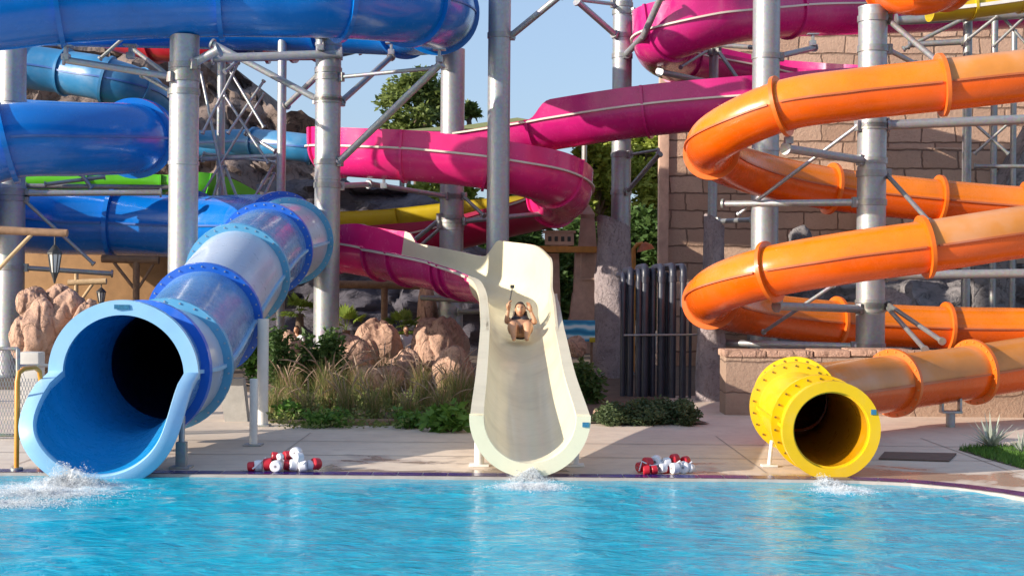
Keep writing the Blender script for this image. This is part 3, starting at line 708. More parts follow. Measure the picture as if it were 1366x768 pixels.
# ================================================================== steel columns with their arms
def arm(par, name, pts, r, mat=None, cap=True):
    Q = [at(*p) for p in pts]; mb = MB(); mb.pipe(Q, r, 12)
    if cap:
        for a, b in ((Q[0], Q[1]), (Q[-1], Q[-2])):
            d = (b-a).normalized(); mb.pipe([a - d*.01, a + d*.025], r*1.55, 12)
    return mb.build(name, mat or M['galv'], par)
def saddle(par, p, mat=None):
    q = at(*p); mb = MB(); mb.bevbox(q + V((0, 0, .03)), (.12, .14, .10), .012); mb.bevbox(q + V((0, 0, .12)), (.05, .1, .16), .01); mb.bevbox(q + V((0, 0, .2)), (.22, .16, .025), .006)
    return mb.build('saddle_bracket', mat or M['galv'], par)
def column(label, px, Y, ytop, wpx, arms=(), collars=(), saddles=(), mat=None, cap=False, name='steel_column', zbase=0.03):
    r = wpx*Y/F/2; x = at(px, (max(ytop, 0)+384)/2, Y).x; zt = at(px, ytop, Y).z
    o = thing(name, label, 'steel column', (x, Y, zbase), 'galvanised columns holding up the slides')
    mb = MB(); mb.pipe([(x, Y, zbase), (x, Y, zt*.33), (x, Y, zt*.66), (x, Y, zt)], r, 40); mb.build('shaft', mat or M['galv'], o)
    mb = MB(); mb.pipe([(x, Y, zbase), (x, Y, zbase+.04)], r*1.7, 32)
    for k in range(8):
        a = k*.7854; mb.pipe([(x+math.cos(a)*r*1.4, Y+math.sin(a)*r*1.4, zbase), (x+math.cos(a)*r*1.4, Y+math.sin(a)*r*1.4, zbase+.1)], .02, 6)
    mb.build('base_plate', mat or M['galv'], o)
    for cy in collars:
        z = at(px, cy, Y).z; mb = MB(); mb.pipe([(x, Y, z-.03), (x, Y, z-.028), (x, Y, z+.028), (x, Y, z+.03)], [r, r*1.055, r*1.055, r], 40, cap=False); mb.build('collar', mat or M['galv'], o)
    if cap:
        mb = MB(); mb.pipe([(x, Y, zt), (x, Y, zt+.03)], [r*1.03, r*1.03], 40); mb.build('cap', mat or M['galv'], o)
    for a in arms:
        for p in (a[1][0], a[1][-1]):
            q = at(*p)
            if math.hypot(q.x-x, q.y-Y) < r + .32 and q.z < zt - .05:
                mb = MB(); mb.pipe([(x, Y, q.z-.05), (x, Y, q.z-.048), (x, Y, q.z+.048), (x, Y, q.z+.05)], [r, r*1.05+.006, r*1.05+.006, r], 40, cap=False)
                d = V((q.x-x, q.y-Y, 0)).normalized(); mb.bevbox((x+d.x*(r+.03), Y+d.y*(r+.03), q.z), (.10, .10, .16), .01, 0, Matrix.Rotation(math.atan2(d.y, d.x), 3, 'Z'))
                mb.build('clamp', M['galv_dk'], o)
        nm, pts, rad = a[:3]; arm(o, nm, pts, rad, M[a[3]] if len(a) > 3 else mat)
    for s_ in saddles: saddle(o, s_)
    return o
A_, B_ = 'support_arm', 'brace'
column('galvanised column cut by the left edge of the picture', 15, 28, 40, 37, [(A_, [(30, 258, 28), (215, 257, 28.4)], .06), (B_, [(30, 265, 28), (110, 338, 28.5), (125, 352, 28.5)], .035), (A_, [(34, 248, 28.6), (228, 250, 29)], .05, 'galv_dk'), (B_, [(60, 246, 28.5), (140, 236, 28.8)], .04, 'galv_dk'), (B_, [(108, 232, 28.6), (122, 250, 28.6)], .04, 'galv_dk'), (A_, [(30, 357, 28), (150, 365, 28.3)], .05, 'galv_dk')], (135, 250))
column('galvanised column standing behind the blue run with the open mouth', 245, 22.6, 48, 39,
  [(A_, [(85, 80, 22.2), (237, 104, 22.5)], .055), (B_, [(190, 100, 23), (232, 124, 22.7)], .04), (B_, [(133, 79, 24), (166, 50, 24)], .03, 'galv_dk'), (B_, [(178, 66, 24), (226, 102, 23)], .035, 'galv_dk'), (A_, [(252, 87, 22.5), (292, 67, 22.4)], .07)], (95, 218), [(88, 79, 22.2), (174, 77, 23.2)])
column('galvanised column left of the magenta loop with many braces', 437, 25.2, 52, 34,
  [(A_, [(283, 78, 24.9), (456, 72, 25)], .075), (B_, [(283, 58, 25.6), (424, 133, 25.3)], .06), (B_, [(455, 136, 25.3), (522, 76, 27)], .055, 'galv_dk'), (B_, [(455, 103, 25.1), (578, 91, 24.5)], .035), (B_, [(452, 216, 25.1), (588, 85, 24.3)], .062), (B_, [(382, 141, 26.4), (426, 99, 25.6)], .055, 'galv_dk'), (A_, [(452, 248, 25.3), (492, 246, 26)], .05)], (60, 130, 238), [(428, 66, 24.9), (522, 72, 27), (586, 82, 24.3)])
column('galvanised column passing between the yellow slide and the magenta loops', 603, 28.6, 66, 32,
  [(A_, [(492, 245, 26.6), (596, 262, 28.4)], .05), (B_, [(590, 290, 28.5), (535, 335, 29.4)], .045), (B_, [(592, 300, 28.5), (555, 333, 29)], .035), (B_, [(618, 262, 28.5), (646, 288, 28)], .035, 'galv_dk'), (A_, [(596, 399, 28.2), (563, 397, 27), (648, 402, 25.4)], .05, 'galv_dk'), (A_, [(612, 416, 28.4), (646, 415, 27)], .05, 'galv_dk'), (A_, [(618, 295, 28.5), (735, 284, 28.8)], .05)], (232, 305), [(512, 250, 26.4)])
column('tall galvanised column rising behind the cream slide top', 665, 25.6, -60, 30, [(B_, [(682, 48, 25.6), (748, -6, 25)], .06)], (48,))
column('galvanised column behind the straight magenta run, its foot in rough rock cladding', 829, 29.6, -60, 26,
  [(A_, [(770, 2, 28.6), (820, 46, 29.4)], .065), (B_, [(772, 0, 28.6), (820, 6, 29.5)], .04), (B_, [(842, 16, 29.5), (882, 3, 28)], .035), (A_, [(836, 72, 29.3), (858, 49, 27.2), (882, -4, 26.6)], .065), (B_, [(836, 256, 29.4), (880, 205, 28.6)], .05, 'galv_dk'), (B_, [(842, 206, 29.4), (878, 200, 28.8)], .03, 'galv_dk')], (47, 290))
column('slim galvanised column inside the top magenta bend, its foot in rough rock cladding', 951, 29.8, 56, 12.5,
  [(A_, [(880, 96, 28.2), (946, 110, 29.6)], .06), (B_, [(908, 90, 28.4), (944, 68, 29.6)], .03, 'galv_dk'), (B_, [(958, 68, 29.7), (986, 108, 29)], .04, 'galv_dk'), (A_, [(957, 60, 29.7), (1010, 64, 28.4)], .05, 'galv_dk'), (A_, [(957, 295, 29.7), (1004, 293, 27)], .05)], (110,))
column('thick galvanised column behind the left bends of the orange spiral', 1021, 25.8, -60, 36, [(A_, [(1036, 76, 25.8), (1086, 64, 27.6)], .055)], (200,), [(1084, 60, 27.5)])
column('galvanised column with a flat capped top in the middle of the orange spiral', 1163, 22, 12, 38,
  [(A_, [(1048, 198, 20.6), (1152, 214, 21.9)], .062), (A_, [(1036, 408, 20.8), (1152, 412, 21.9)], .062), (A_, [(964, 272, 23), (1146, 270, 22)], .055), (A_, [(964, 457, 23.2), (1144, 462, 22)], .055), (A_, [(1184, 167, 22), (1400, 158, 21.8)], .075), (A_, [(1182, 367, 22), (1400, 364, 21.6)], .07), (B_, [(985, 286, 23), (1144, 168, 21.9)], .03), (B_, [(1018, 443, 23), (1112, 380, 21.9)], .03), (B_, [(1182, 232, 22), (1240, 296, 20.5)], .035, 'galv_dk'), (B_, [(1182, 408, 22), (1234, 466, 19.4)], .035, 'galv_dk'), (B_, [(1182, 404, 22), (1257, 455, 19.6)], .035, 'galv_dk'), (B_, [(1184, 26, 22), (1262, 92, 20.6)], .045, 'galv_dk'), (B_, [(1184, 66, 22), (1222, 86, 22.3)], .04)], (215, 412), [(1052, 190, 20.6), (1038, 402, 20.8)], None, True)
# --- slender posts of the lattice on the left
lt = thing('steel_lattice', 'slender galvanised lattice with crossed rods between the left columns', 'steel lattice', at(330, 400, 30))
for px, y0, y1, Y, w in ((294, 62, 470, 30, 11), (375, 50, 470, 29, 12)):
    x = at(px, 250, Y).x; MB().pipe([(x, Y, .03), (x, Y, at(px, y0, Y).z)], w*Y/F/2, 20).build('post', M['galv'], lt)
for a, b, rr in (((268, 97), (302, 262), .03), ((318, 84), (270, 178), .03), ((305, 92), (352, 170), .03), ((352, 108), (304, 178), .03), ((352, 125), (272, 255), .025), ((300, 128), (358, 218), .03), ((270, 212), (370, 208), .05), ((272, 205), (368, 216), .03), ((298, 222), (272, 300), .03), ((300, 222), (318, 268), .03), ((364, 222), (340, 262), .03), ((366, 232), (352, 262), .03), ((328, 178), (368, 202), .04), ((336, 68), (300, 96), .04)):
    arm(lt, 'cross_rod', [(*a, 29.9), (*b, 29.5)], rr)
# --- right background lattice
lt = thing('steel_lattice', 'thin galvanised posts and rods in front of the shaded block wall at upper right', 'steel lattice', at(1310, 300, 28))
for px, y0, y1, Y, w in ((1290, 20, 300, 28, 12), (1326, 28, 75, 30, 9), (1352, 40, 160, 30, 8)):
    x = at(px, 150, Y).x; MB().pipe([(x, Y, .03), (x, Y, at(px, y0, Y).z)], w*Y/F/2, 18).build('post', M['galv_dk'], lt)
for a, b, rr in (((1195, 28), (1390, 18), .09), ((1212, 60), (1284, 56), .06), ((1205, 66), (1284, 26), .04), ((1292, 52), (1330, 22), .035), ((1325, 62), (1370, 20), .03), ((1338, 24), (1375, 66), .03), ((1300, 205), (1345, 165), .03), ((1300, 222), (1375, 222), .04), ((1300, 165), (1345, 205), .03)):
    arm(lt, 'cross_rod', [(*a, 27.8), (*b, 27.6)], rr, M['galv_dk'])
# --- white legs of the blue slide
for px, yb, w, lab, yt, Y in ((338, 594, 11, 'thin white support leg left of a thicker one under the blue slide', 505, None), (350, 568, 15, 'thicker pale support leg under the high blue bend', 425, None)):
    b = onz(px, yb, GZ); ht = at(px, yt, b.y).z
    o = thing('support_leg', lab, 'support leg', b)
    MB().pipe([b, (b.x, b.y, ht)], w*b.y/F/2, 18).build('shaft', M['white'], o)
    MB().bevbox((b.x, b.y, GZ+.012), (.2, .2, .02), .004).build('base_plate', M['galv'], o)
# fin-like concrete buttress near the leg
b = onz(318, 562, GZ)
o = MB().add([(b.x-.18, b.y, .05), (b.x+.12, b.y, .05), (b.x+.05, b.y, .62), (b.x-.28, b.y, .62), (b.x-.18, b.y+.2, .05), (b.x+.12, b.y+.2, .05), (b.x+.05, b.y+.2, .62), (b.x-.28, b.y+.2, .62)], [(0, 1, 2, 3), (5, 4, 7, 6), (1, 5, 6, 2), (4, 0, 3, 7), (3, 2, 6, 7), (4, 5, 1, 0)]).build('concrete_prop', M['conc'], flat=True)
recenter(o, b); tag(o, 'small leaning concrete prop behind the blue slide mouth', 'prop')

# ================================================================== rocks and cliffs
def rock(label, px, py, Y, w, h, mat, seed, d=None, sub=5, rough=.28, group=None, name='boulder', rot=0):
    k = Y/F; c = at(px, py, Y); sx, sz = w*k/2, h*k/2; sy = d if d else (sx+sz)/2
    bm = bmesh.new(); bmesh.ops.create_icosphere(bm, subdivisions=sub, radius=1)
    o3 = V((seed*7.3, seed*3.1, seed*1.7))
    for v in bm.verts:
        n = v.co.normalized()
        q = V((n.x, n.y, n.z*.6)); dsp = noise.noise(q*1.1 + o3)*rough*1.3 - max(0, .16-abs(noise.noise(q*1.35 + o3*1.3 + V((0, 0, .3*n.x)))))*rough*2.4 + noise.fractal(n*3 + o3, 1.0, 2.1, 5)*.05
        p = n*(1+dsp); v.co = V((p.x*sx, p.y*sy, p.z*sz))
    R = Matrix.Rotation(rot, 3, 'Y')
    o = MB().bm(bm, 0, c, R).build(name, mat, sharp=60)
    recenter(o, c); return tag(o, label, 'rock', group)
def cliff(name, label, tops, ybot, Y, mat, seed, depth=3.0, bulge=1.4, cat='rock wall', step=7):
    """closed rock mass: uneven front, top and back"""
    x0, x1 = tops[0][0], tops[-1][0]; nx = int((x1-x0)/step); rows = []; nz = 46
    o3 = V((seed*5.1, seed*2.3, 0)); zb = .0
    def top(px):
        for (a, b), (c, d) in zip(tops, tops[1:]):
            if a <= px <= c: return b + (d-b)*(px-a)/(c-a)
        return tops[-1][1]
    for j in range(nz+1):
        row = []
        f = j/nz
        for i in range(nx+1):
            px = x0 + (x1-x0)*i/nx; jag = 9*noise.noise((px*.045, seed, 0)) + 5*noise.noise((px*.12, seed, 5))
            zt = at(px, top(px)+jag, Y).z; x = at(px, 300, Y).x; z = zb + (zt-zb)*f
            q = V((x*.55, z*.8, 0)) + o3
            dy = -bulge*(noise.fractal(q*.8, 1, 2, 5)*.9 + .5*abs(noise.noise(q*2.1)) + .35*noise.cell(V((x*.35, z*.9, seed))) )
            dy += (f**3)*1.2
            row.append((x + .25*noise.noise(q*2+V((9, 0, 0))), Y+dy, z))
        rows.append(row)
    back = [[(p[0], Y+depth+bulge, p[2]) for p in r] for r in (rows[-1], rows[0])]
    mb = MB(); mb.grid(rows + back)
    L = [r[0] for r in rows] + [back[0][0], back[1][0]]; mb.add(L, [tuple(range(len(L)))]); L = [r[-1] for r in rows] + [back[0][-1], back[1][-1]]; mb.add(L, [tuple(range(len(L)))[::-1]])
    o = mb.build(name, mat, sharp=50); recenter(o, (at((x0+x1)/2, 300, Y).x, Y, 0)); return tag(o, label, cat)
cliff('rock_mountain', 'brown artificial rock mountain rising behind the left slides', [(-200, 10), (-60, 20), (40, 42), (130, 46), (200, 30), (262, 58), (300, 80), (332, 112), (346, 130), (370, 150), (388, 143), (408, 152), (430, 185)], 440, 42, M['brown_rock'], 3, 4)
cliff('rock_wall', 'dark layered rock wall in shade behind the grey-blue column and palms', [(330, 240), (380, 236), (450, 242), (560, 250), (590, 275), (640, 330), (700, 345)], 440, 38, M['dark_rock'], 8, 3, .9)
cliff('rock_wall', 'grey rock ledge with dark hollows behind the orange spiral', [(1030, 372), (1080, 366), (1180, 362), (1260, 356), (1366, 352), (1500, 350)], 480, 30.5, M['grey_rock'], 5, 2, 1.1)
peachg = 'sunlit peach boulders'
for lab, px, py, Y, w, h, sd_, rot in (
 ('rounded peach boulder by the left edge column, lowest of the pile', 52, 450, 25, 74, 100, 1, 0), ('small peach boulder on top of the left pile', 42, 405, 26, 42, 44, 2, 0), ('tall ridged peach boulder left of the blue mouth', 92, 436, 25.3, 70, 100, 3, .3), ('ochre topped boulder behind the ridged peach boulder', 80, 404, 26.3, 44, 48, 4, 0), ('pointed peach rock leaning against the tall ridged boulder', 112, 432, 24.8, 26, 66, 14, .35),
 ('dome shaped peach boulder in the middle of the planted bed', 505, 470, 26.5, 66, 92, 5, 0), ('low peach boulder left of the dome boulder', 466, 484, 25.4, 74, 66, 6, 0), ('broad creased peach boulder at the foot of the column', 588, 470, 26, 76, 106, 7, -.2), ('small peach boulder between the dome and the broad boulder', 540, 494, 25, 52, 48, 8, 0), ('brown boulder shaded by the cream slide', 606, 500, 24, 60, 70, 9, 0), ('slender upright peach rock behind the broad boulder', 571, 426, 29, 28, 96, 10, 0), ('low peach rock left of the dark bush', 388, 474, 25, 34, 66, 11, 0), ('small peach rock between the grasses', 505, 505, 24, 60, 40, 12, 0), ('flat peach rock right of the cream slide', 768, 462, 24, 30, 28, 13, 0)):
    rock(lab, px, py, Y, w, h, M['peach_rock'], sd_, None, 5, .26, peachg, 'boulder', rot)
rock('round grey boulder on the ledge behind the orange spiral', 1068, 316, 29.5, 28, 34, M['grey_rock'], 21, None, 4)
# rock cladding round the column feet
def clad(label, px, Y, ytop, wtop, wbot, seed, ybase=None):
    x = at(px, 400, Y).x; zt = at(px, ytop, Y).z; k = Y/F; rows = []
    for j in range(41):
        f = j/40; z = zt*f; row = []
        for a in range(36):
            an = a*math.pi/18; r = (wbot + (wtop-wbot)*f)*k/2
            r *= 1 + .16*noise.fractal(V((math.cos(an)*1.2, math.sin(an)*1.2, z*.9 + seed)), 1, 2, 4) + .05*noise.noise((math.cos(an)*5, math.sin(an)*5, z*5))
            row.append((x+math.cos(an)*r, Y+math.sin(an)*r, z + (.16*math.cos(an+2.6) if j == 40 else 0)))
        rows.append(row)
    mb = MB(); mb.grid(rows, 0, True); mb.add(rows[-1], [tuple(range(36))])
    o = mb.build('rock_pillar', M['clad'], sharp=60); recenter(o, (x, Y, 0)); return tag(o, label, 'rock pillar')
clad('rough purple-grey rock pillar left of the black pipes', 817, 28.6, 298, 44, 50, 2)
clad('slim rock pillar holding the slender column beside the tower', 951, 28.8, 296, 27, 34, 6)
clad('stout rock pillar under the left bend of the orange slide', 949, 23.05, 420, 36, 42, 9)
clad('dark rock stub under the orange slide beside the ledge', 1195, 28.5, 395, 42, 46, 12)

# ================================================================== tower and stone walls
def wallbox(mb, x0, x1, y0, y1, z0, z1, m=0, b=.04): mb.bevbox(((x0+x1)/2, (y0+y1)/2, (z0+z1)/2), (x1-x0, y1-y0, z1-z0), b, m)
YT = 34
tw = thing('block_tower', 'tall sandstone block tower behind the orange spiral', 'tower', (at(1100, 400, YT).x, YT, 0))
x0 = at(884, 250, YT).x; x1 = at(1480, 250, YT).x; zt = at(900, -90, YT).z
mb = MB(); mb.add([(x0, YT, 0), (x1, YT, 0), (x1, YT+6, 0), (x0+2.4, YT+6, 0), (x0, YT, zt), (x1, YT, zt), (x1, YT+6, zt), (x0+2.4, YT+6, zt)], [(0, 1, 5, 4), (1, 2, 6, 5), (2, 3, 7, 6), (3, 0, 4, 7), (4, 5, 6, 7), (3, 2, 1, 0)]); mb.build('wall', M['tower'], tw, flat=True)
mb = MB(); wallbox(mb, x0-.1, x0+.14, YT-.1, YT+.2, 0, zt); mb.build('corner_strip', M['temple'], tw)
mb = MB(); xl = at(1180, 250, 31.5).x; zl = at(1180, 196, 31.5).z
wallbox(mb, xl, x1, 31.5, YT-.05, 0, zl, 0, .08); mb.build('lower_terrace', M['tower'], tw)
# sloped buttress at right of terrace
xa, xb = at(1296, 300, 30.6).x, at(1350, 300, 30.6).x; za, zb2 = at(1300, 320, 30.6).z, at(1380, 120, 30.6).z
mb = MB(); d = 1.1
v = [(xa, 30.4, 0), (xa+.9, 30.4, 0), (xa, 30.4, za), (xa+.9, 30.4, za), (xb+.9, 30.4, zb2), (xb+1.9, 30.4, zb2)]
v2 = [(p[0], 31.45, p[2]) for p in v]
mb.add(v + v2, [(0, 1, 3, 2), (2, 3, 5, 4), (6, 8, 9, 7), (8, 10, 11, 9), (1, 7, 9, 3), (3, 9, 11, 5), (0, 2, 8, 6), (2, 4, 10, 8), (4, 5, 11, 10)]); mb.build('buttress', M['grey_rock'], tw, flat=True)
# low planter wall under the orange run
YP = 20.4; pw = thing('planter_wall', 'low sandstone block wall behind the yellow slide mouth', 'wall', (at(1160, 550, YP).x, YP, 0))
xa = at(968, 500, YP).x; xb = at(1520, 500, YP).x; zt = at(1100, 470, YP).z
mb = MB(); wallbox(mb, xa, xb, YP, YP+.6, 0, zt-.06, 0, .03); mb.build('wall', M['wall'], pw)
mb = MB(); r = random.Random(4); x = xa-.03
while x < xb:
    w = r.uniform(.5, .95); mb.bevbox((x+w/2, YP+.3, zt-.02+r.uniform(-.01, .03)), (w-.012, .66, .10), .03); x += w
mb.build('coping', M['peach_rock'], pw)
# stucco wall and pergolas
Y = 31; mb = MB(); xa, xb = at(20, 400, Y).x, at(235, 400, Y).x
wallbox(mb, xa, xb, Y, Y+.5, 0, at(100, 338, Y).z, 0, .1); o = mb.build('stucco_wall', M['stucco'], sharp=40); recenter(o, ((xa+xb)/2, Y, 0)); tag(o, 'ochre brown stucco wall behind the left boulders', 'wall')
def pergola(label, beams, posts, mat, Y):
    o = thing('timber_frame', label, 'timber frame', at(posts[0][0] if posts else beams[0][0][0], 440, Y))
    for a, b, r in beams: MB().pipe([at(*a, Y), at(*b, Y)], r, 12).build('beam', mat, o)
    for px, y0, y1, r in posts:
        x = at(px, y0, Y).x; MB().pipe([(x, Y, at(px, y1, Y).z), (x, Y, at(px, y0, Y).z)], r, 12).build('post', mat, o)
    return o
pergola('brown timber frame under the lower blue tube', [((136, 345), (212, 347), .085), ((152, 350), (180, 386), .035), ((206, 350), (185, 384), .03)], [(182, 347, 470, .07)], M['wood'], 29.5)
pergola('brown timber frame behind the dome boulder', [((440, 379), (572, 381), .09)], [(513, 380, 470, .075), (432, 360, 470, .06)], M['wood'], 31.5)
pergola('small pale timber cross frame right of the ochre boulder', [((91, 377), (142, 375), .06), ((110, 398), (124, 378), .03)], [(102, 365, 440, .04)], M['lwood'], 27)
o = thing('log_beam', 'thick horizontal log with a slanting prop at the left edge', 'log beam', at(0, 440, 21.5))
MB().pipe([at(-60, 306, 21.5), at(0, 307, 21.5), at(40, 309, 21.5), at(90, 311, 21.5)], [.062, .064, .06, .057], 16).build('log', M['wood'], o)
MB().pipe([at(-10, 368, 21.6), at(14, 342, 21.55), at(42, 313, 21.5)], .03, 12).build('prop', M['lwood'], o)
x = at(-16, 400, 21.6).x; MB().pipe([(x, 21.6, .03), (x, 21.6, at(-16, 300, 21.6).z)], .08, 14).build('post', M['wood'], o)
def lantern(label, px, ytop, ybot, Y, w, mat):
    k = Y/F; zt, zb = at(px, ytop, Y).z, at(px, ybot, Y).z; x = at(px, (ytop+ybot)/2, Y).x; h = zt-zb; r = w*k/2
    o = thing('lantern', label, 'lantern', (x, Y, zb), None)
    MB().pipe([(x, Y, zt), (x, Y, zt-h*.28)], .012, 8).build('chain', M['blackm'], o)
    mb = MB(); mb.pipe([(x, Y, zt-h*.22), (x, Y, zt-h*.3), (x, Y, zt-h*.38), (x, Y, zt-h*.41)], [.02, r*.7, r*1.15, r*1.15], 8); mb.build('roof', M['blackm'], o)
    mb = MB(); mb.pipe([(x, Y, zt-h*.41), (x, Y, zt-h*.78)], [r*.95, r*.55], 8); mb.build('glass', M['glass'], o)
    mb = MB()
    for a in range(8):
        c, s_ = math.cos(a*math.pi/4), math.sin(a*math.pi/4); mb.pipe([(x+c*r*.98, Y+s_*r*.98, zt-h*.4), (x+c*r*.58, Y+s_*r*.58, zt-h*.79)], .009, 5)
    mb.pipe([(x, Y, zt-h*.78), (x, Y, zt-h*.83), (x, Y, zt-h*.9), (x, Y, zb)], [r*.6, r*.5, .03, .012], 8); mb.build('frame', M['blackm'], o)
lantern('old fashioned glass lantern hanging from the thick log', 73, 312, 378, 21.5, 18, None)
lantern('dark hanging lantern below the small pale timber cross frame', 135, 376, 410, 27, 12, None)

# temple pillars
def zat(px, py, Y): return at(px, py, Y).z
def pillar(label, px, Y, segs, finial=False, niche=False):
    x = at(px, 380, Y).x; k = Y/F; o = thing('stone_pillar', label, 'pillar', (x, Y, 0)); mb = MB()
    for y0, y1, w0, w1 in segs:
        z1, z0 = zat(px, y0, Y), max(0, zat(px, y1, Y)); a, b = w0*k/2, w1*k/2
        mb.add([(x-b, Y-b, z0), (x+b, Y-b, z0), (x+b, Y+b, z0), (x-b, Y+b, z0), (x-a, Y-a, z1), (x+a, Y-a, z1), (x+a, Y+a, z1), (x-a, Y+a, z1)], [(0, 1, 5, 4), (1, 2, 6, 5), (2, 3, 7, 6), (3, 0, 4, 7), (4, 5, 6, 7), (3, 2, 1, 0)])
    mb.build('shaft', M['temple'], o, flat=True)
    if finial: MB().pipe([(x, Y, zat(px, 296, Y)), (x, Y, zat(px, 286, Y)), (x, Y, zat(px, 280, Y)), (x, Y, zat(px, 272, Y))], [.12, .16, .1, .02], 14).build('finial', M['temple'], o)
    if niche:
        w = segs[-1][2]*k/2; mb = MB(); yf = Y - (segs[-2][3]*k/2) - .01
        for z, h_, xx, ww in ((zat(px, 338, Y), .04, 0, .30), (zat(px, 372, Y), .04, 0, .30)): mb.bevbox((x, yf, z), (ww, .04, h_), .01)
        for xx in (-.15, .15): mb.bevbox((x+xx, yf, (zat(px, 338, Y)+zat(px, 372, Y))/2), (.03, .04, zat(px, 338, Y)-zat(px, 372, Y)), .01)
        mb.build('panel_frame', M['temple'], o)
pillar('tapered sandstone pillar with a finial right of the cream slide', 783, 30, [(292, 330, 18, 24), (330, 390, 32, 36), (390, 424, 38, 46), (424, 470, 48, 50)], True, True)
pillar('plain sandstone pillar half hidden behind the cream slide top', 733, 30.2, [(338, 424, 24, 30), (424, 470, 34, 36)])
o = thing('beam', 'orange timber beam laid across the two sandstone pillars', 'beam', at(745, 332, 29.6))
a, b = at(690, 334, 29.6), at(796, 331, 29.6); MB().bevbox((a+b)/2, ((b-a).length, .3, .13), .02).build('beam', M['obeam'], o)
fz = thing('stone_frieze', 'small sandstone block with four dark holes resting on the orange beam', 'frieze', at(745, 328, 29.6))
c = at(746, 319, 29.6); MB().bevbox(c, (.60, .3, .26), .03).build('block', M['temple'], fz)
MB().bevbox(c + V((0, 0, .15)), (.68, .36, .05), .015).build('cornice', M['temple'], fz)
MB().pipe([c + V((-.18, -.05, -.14)), c + V((0, -.05, -.20)), c + V((.18, -.05, -.14))], .07, 10).build('bracket', M['temple'], fz)
for k in range(4):
    q = c + V((-.2+.133*k, -.155, .0)); MB().bevbox(q, (.07, .03, .10), .012).build('hole', M['blackm'], fz)
# wave mural board
mw = NT('wave_paint'); mw.set(rough=.5)
wv = mw.new('ShaderNodeTexWave'); wv.inputs['Scale'].default_value = 1.6; wv.inputs['Distortion'].default_value = 5; wv.inputs['Detail'].default_value = 2; wv.bands_direction = 'Z'
mw.link(mw.coord(), wv.inputs['Vector']); mw.link(mw.ramp(wv.outputs[0], [(.0, (.02, .22, .42)), (.45, (.06, .42, .62)), (.7, (.35, .68, .78)), (.95, (.75, .85, .85))]).outputs[0], mw.b.inputs['Base Color'])
Y = 27; o = thing('wave_board', 'turquoise board painted with waves right of the cream slide', 'board', at(772, 470, Y))
c = at(772, 441, Y); MB().bevbox(c, (.62, .05, .40), .02).build('panel', mw.m, o)
MB().bevbox(at(790, 453, Y) + V((0, -.04, 0)), (.11, .03, .09), .012).build('yellow_patch', M['far_yellow'], o)
for d in (-.25, .25): MB().pipe([(c.x+d, Y+.04, .03), (c.x+d, Y+.04, c.z)], .025, 8).build('post', M['wood'], o)
# black pipes
pb = thing('pipe_rack', 'bank of upright black water pipes between two rock pillars', 'pipe rack', (at(875, 500, 23.5).x, 23.5, 0))
YB = 23.5; rr = random.Random(2)
for px, w, yt in ((831, 7, 366), (841, 9, 360), (852, 8, 362), (860, 10, 356), (871, 7, 360), (882, 10, 356), (897, 10, 355), (911, 9, 355), (836, 8, 368), (866, 8, 364), (889, 8, 366)):
    back = px in (836, 866, 889); Y = YB + (.22 if back else rr.uniform(-.04, .06)); r = w*Y/F/2; x = at(px, 440, Y).x; zt = zat(px, yt, Y)
    pts = [(x, Y, .02), (x, Y, zt*.5), (x, Y, zt-.12)] + [(x, Y + .13*(1-math.cos(q)), zt-.12+.12*math.sin(q)) for q in (.4, .8, 1.2, 1.57)] + [(x, Y+1.2, zt)]
    pb_ = MB().pipe(pts, r, 16).build('pipe', M['pipe'], pb)
    MB().pipe([(x, Y, zt-.16), (x, Y, zt-.26)], r*1.18, 16).build('pipe_joint', M['pipe'], pb_)
x = at(921, 430, YB).x; MB().pipe([(x, YB, .02), (x, YB, zat(921, 400, YB))], .025, 8).build('pipe', M['pipe'], pb)
MB().pipe([at(832, 447, YB-.14), at(934, 446, YB-.14)], .018, 8).build('strap', M['galv_dk'], pb)
# fence, handrail, white block on the left
Y = 16.4; fe = thing('mesh_fence', 'grey wire mesh fence panel at the left edge of the deck', 'fence', at(20, 590, Y))
def fb(a, b, r, n='rail'): MB().pipe([at(*a), at(*b)], r, 10).build(n, M['galv_dk'], fe)
fb((-40, 465, Y), (24, 465, Y), .022); fb((24, 465, Y), (24, 588, Y), .025, 'post'); fb((24, 488, Y), (72, 487, Y+.1), .02); fb((72, 487, Y+.1), (70, 585, Y+.1), .02, 'post'); fb((-40, 580, Y), (70, 580, Y+.1), .018)
mb = MB()
k = 0
for px0 in range(-60, 76, 4):
    for dx in (40, -40):
        a0, b0 = (px0, 467), (px0+dx, 580)
        pts = [(a0[0]+(b0[0]-a0[0])*s/6, a0[1]+(b0[1]-a0[1])*s/6) for s in range(7)]
        pts = [p for p in pts if p[0] <= 71 and p[0] >= -60 and (p[0] < 24 or p[1] > 488)]
        if len(pts) > 1: mb.pipe([at(*p, Y+.03) for p in pts], .0032, 3, 0, False)
mb.build('wire_mesh', M['galv'], fe)
hr = thing('handrail', 'amber painted handrail post by the pool at far left', 'handrail', onz(22, 626, GZ))
b = onz(22, 626, GZ); q = [V((b.x, b.y, GZ)), V((b.x, b.y, .9)), V((b.x+.005, b.y+.03, .98)), V((b.x+.02, b.y+.12, 1.01)), V((b.x+.03, b.y+.42, 1.01)), V((b.x+.04, b.y+.52, .97)), V((b.x+.04, b.y+.56, .88)), V((b.x+.04, b.y+.56, GZ))]
MB().pipe(q, .024, 14).build('rail', M['handrail'], hr); MB().pipe([b, b+V((0, 0, .02))], .06, 14).build('foot_plate', M['galv'], hr)
b = at(42, 476, 19); o = MB().bevbox((b.x, 19, b.z/2), (.28, .28, b.z+.14), .03).build('concrete_block', plain('pale_concrete', (.55, .52, .48), .85, .15, 5, .2)); recenter(o, (b.x, 19, 0)); tag(o, 'pale concrete block standing behind the mesh fence', 'block')
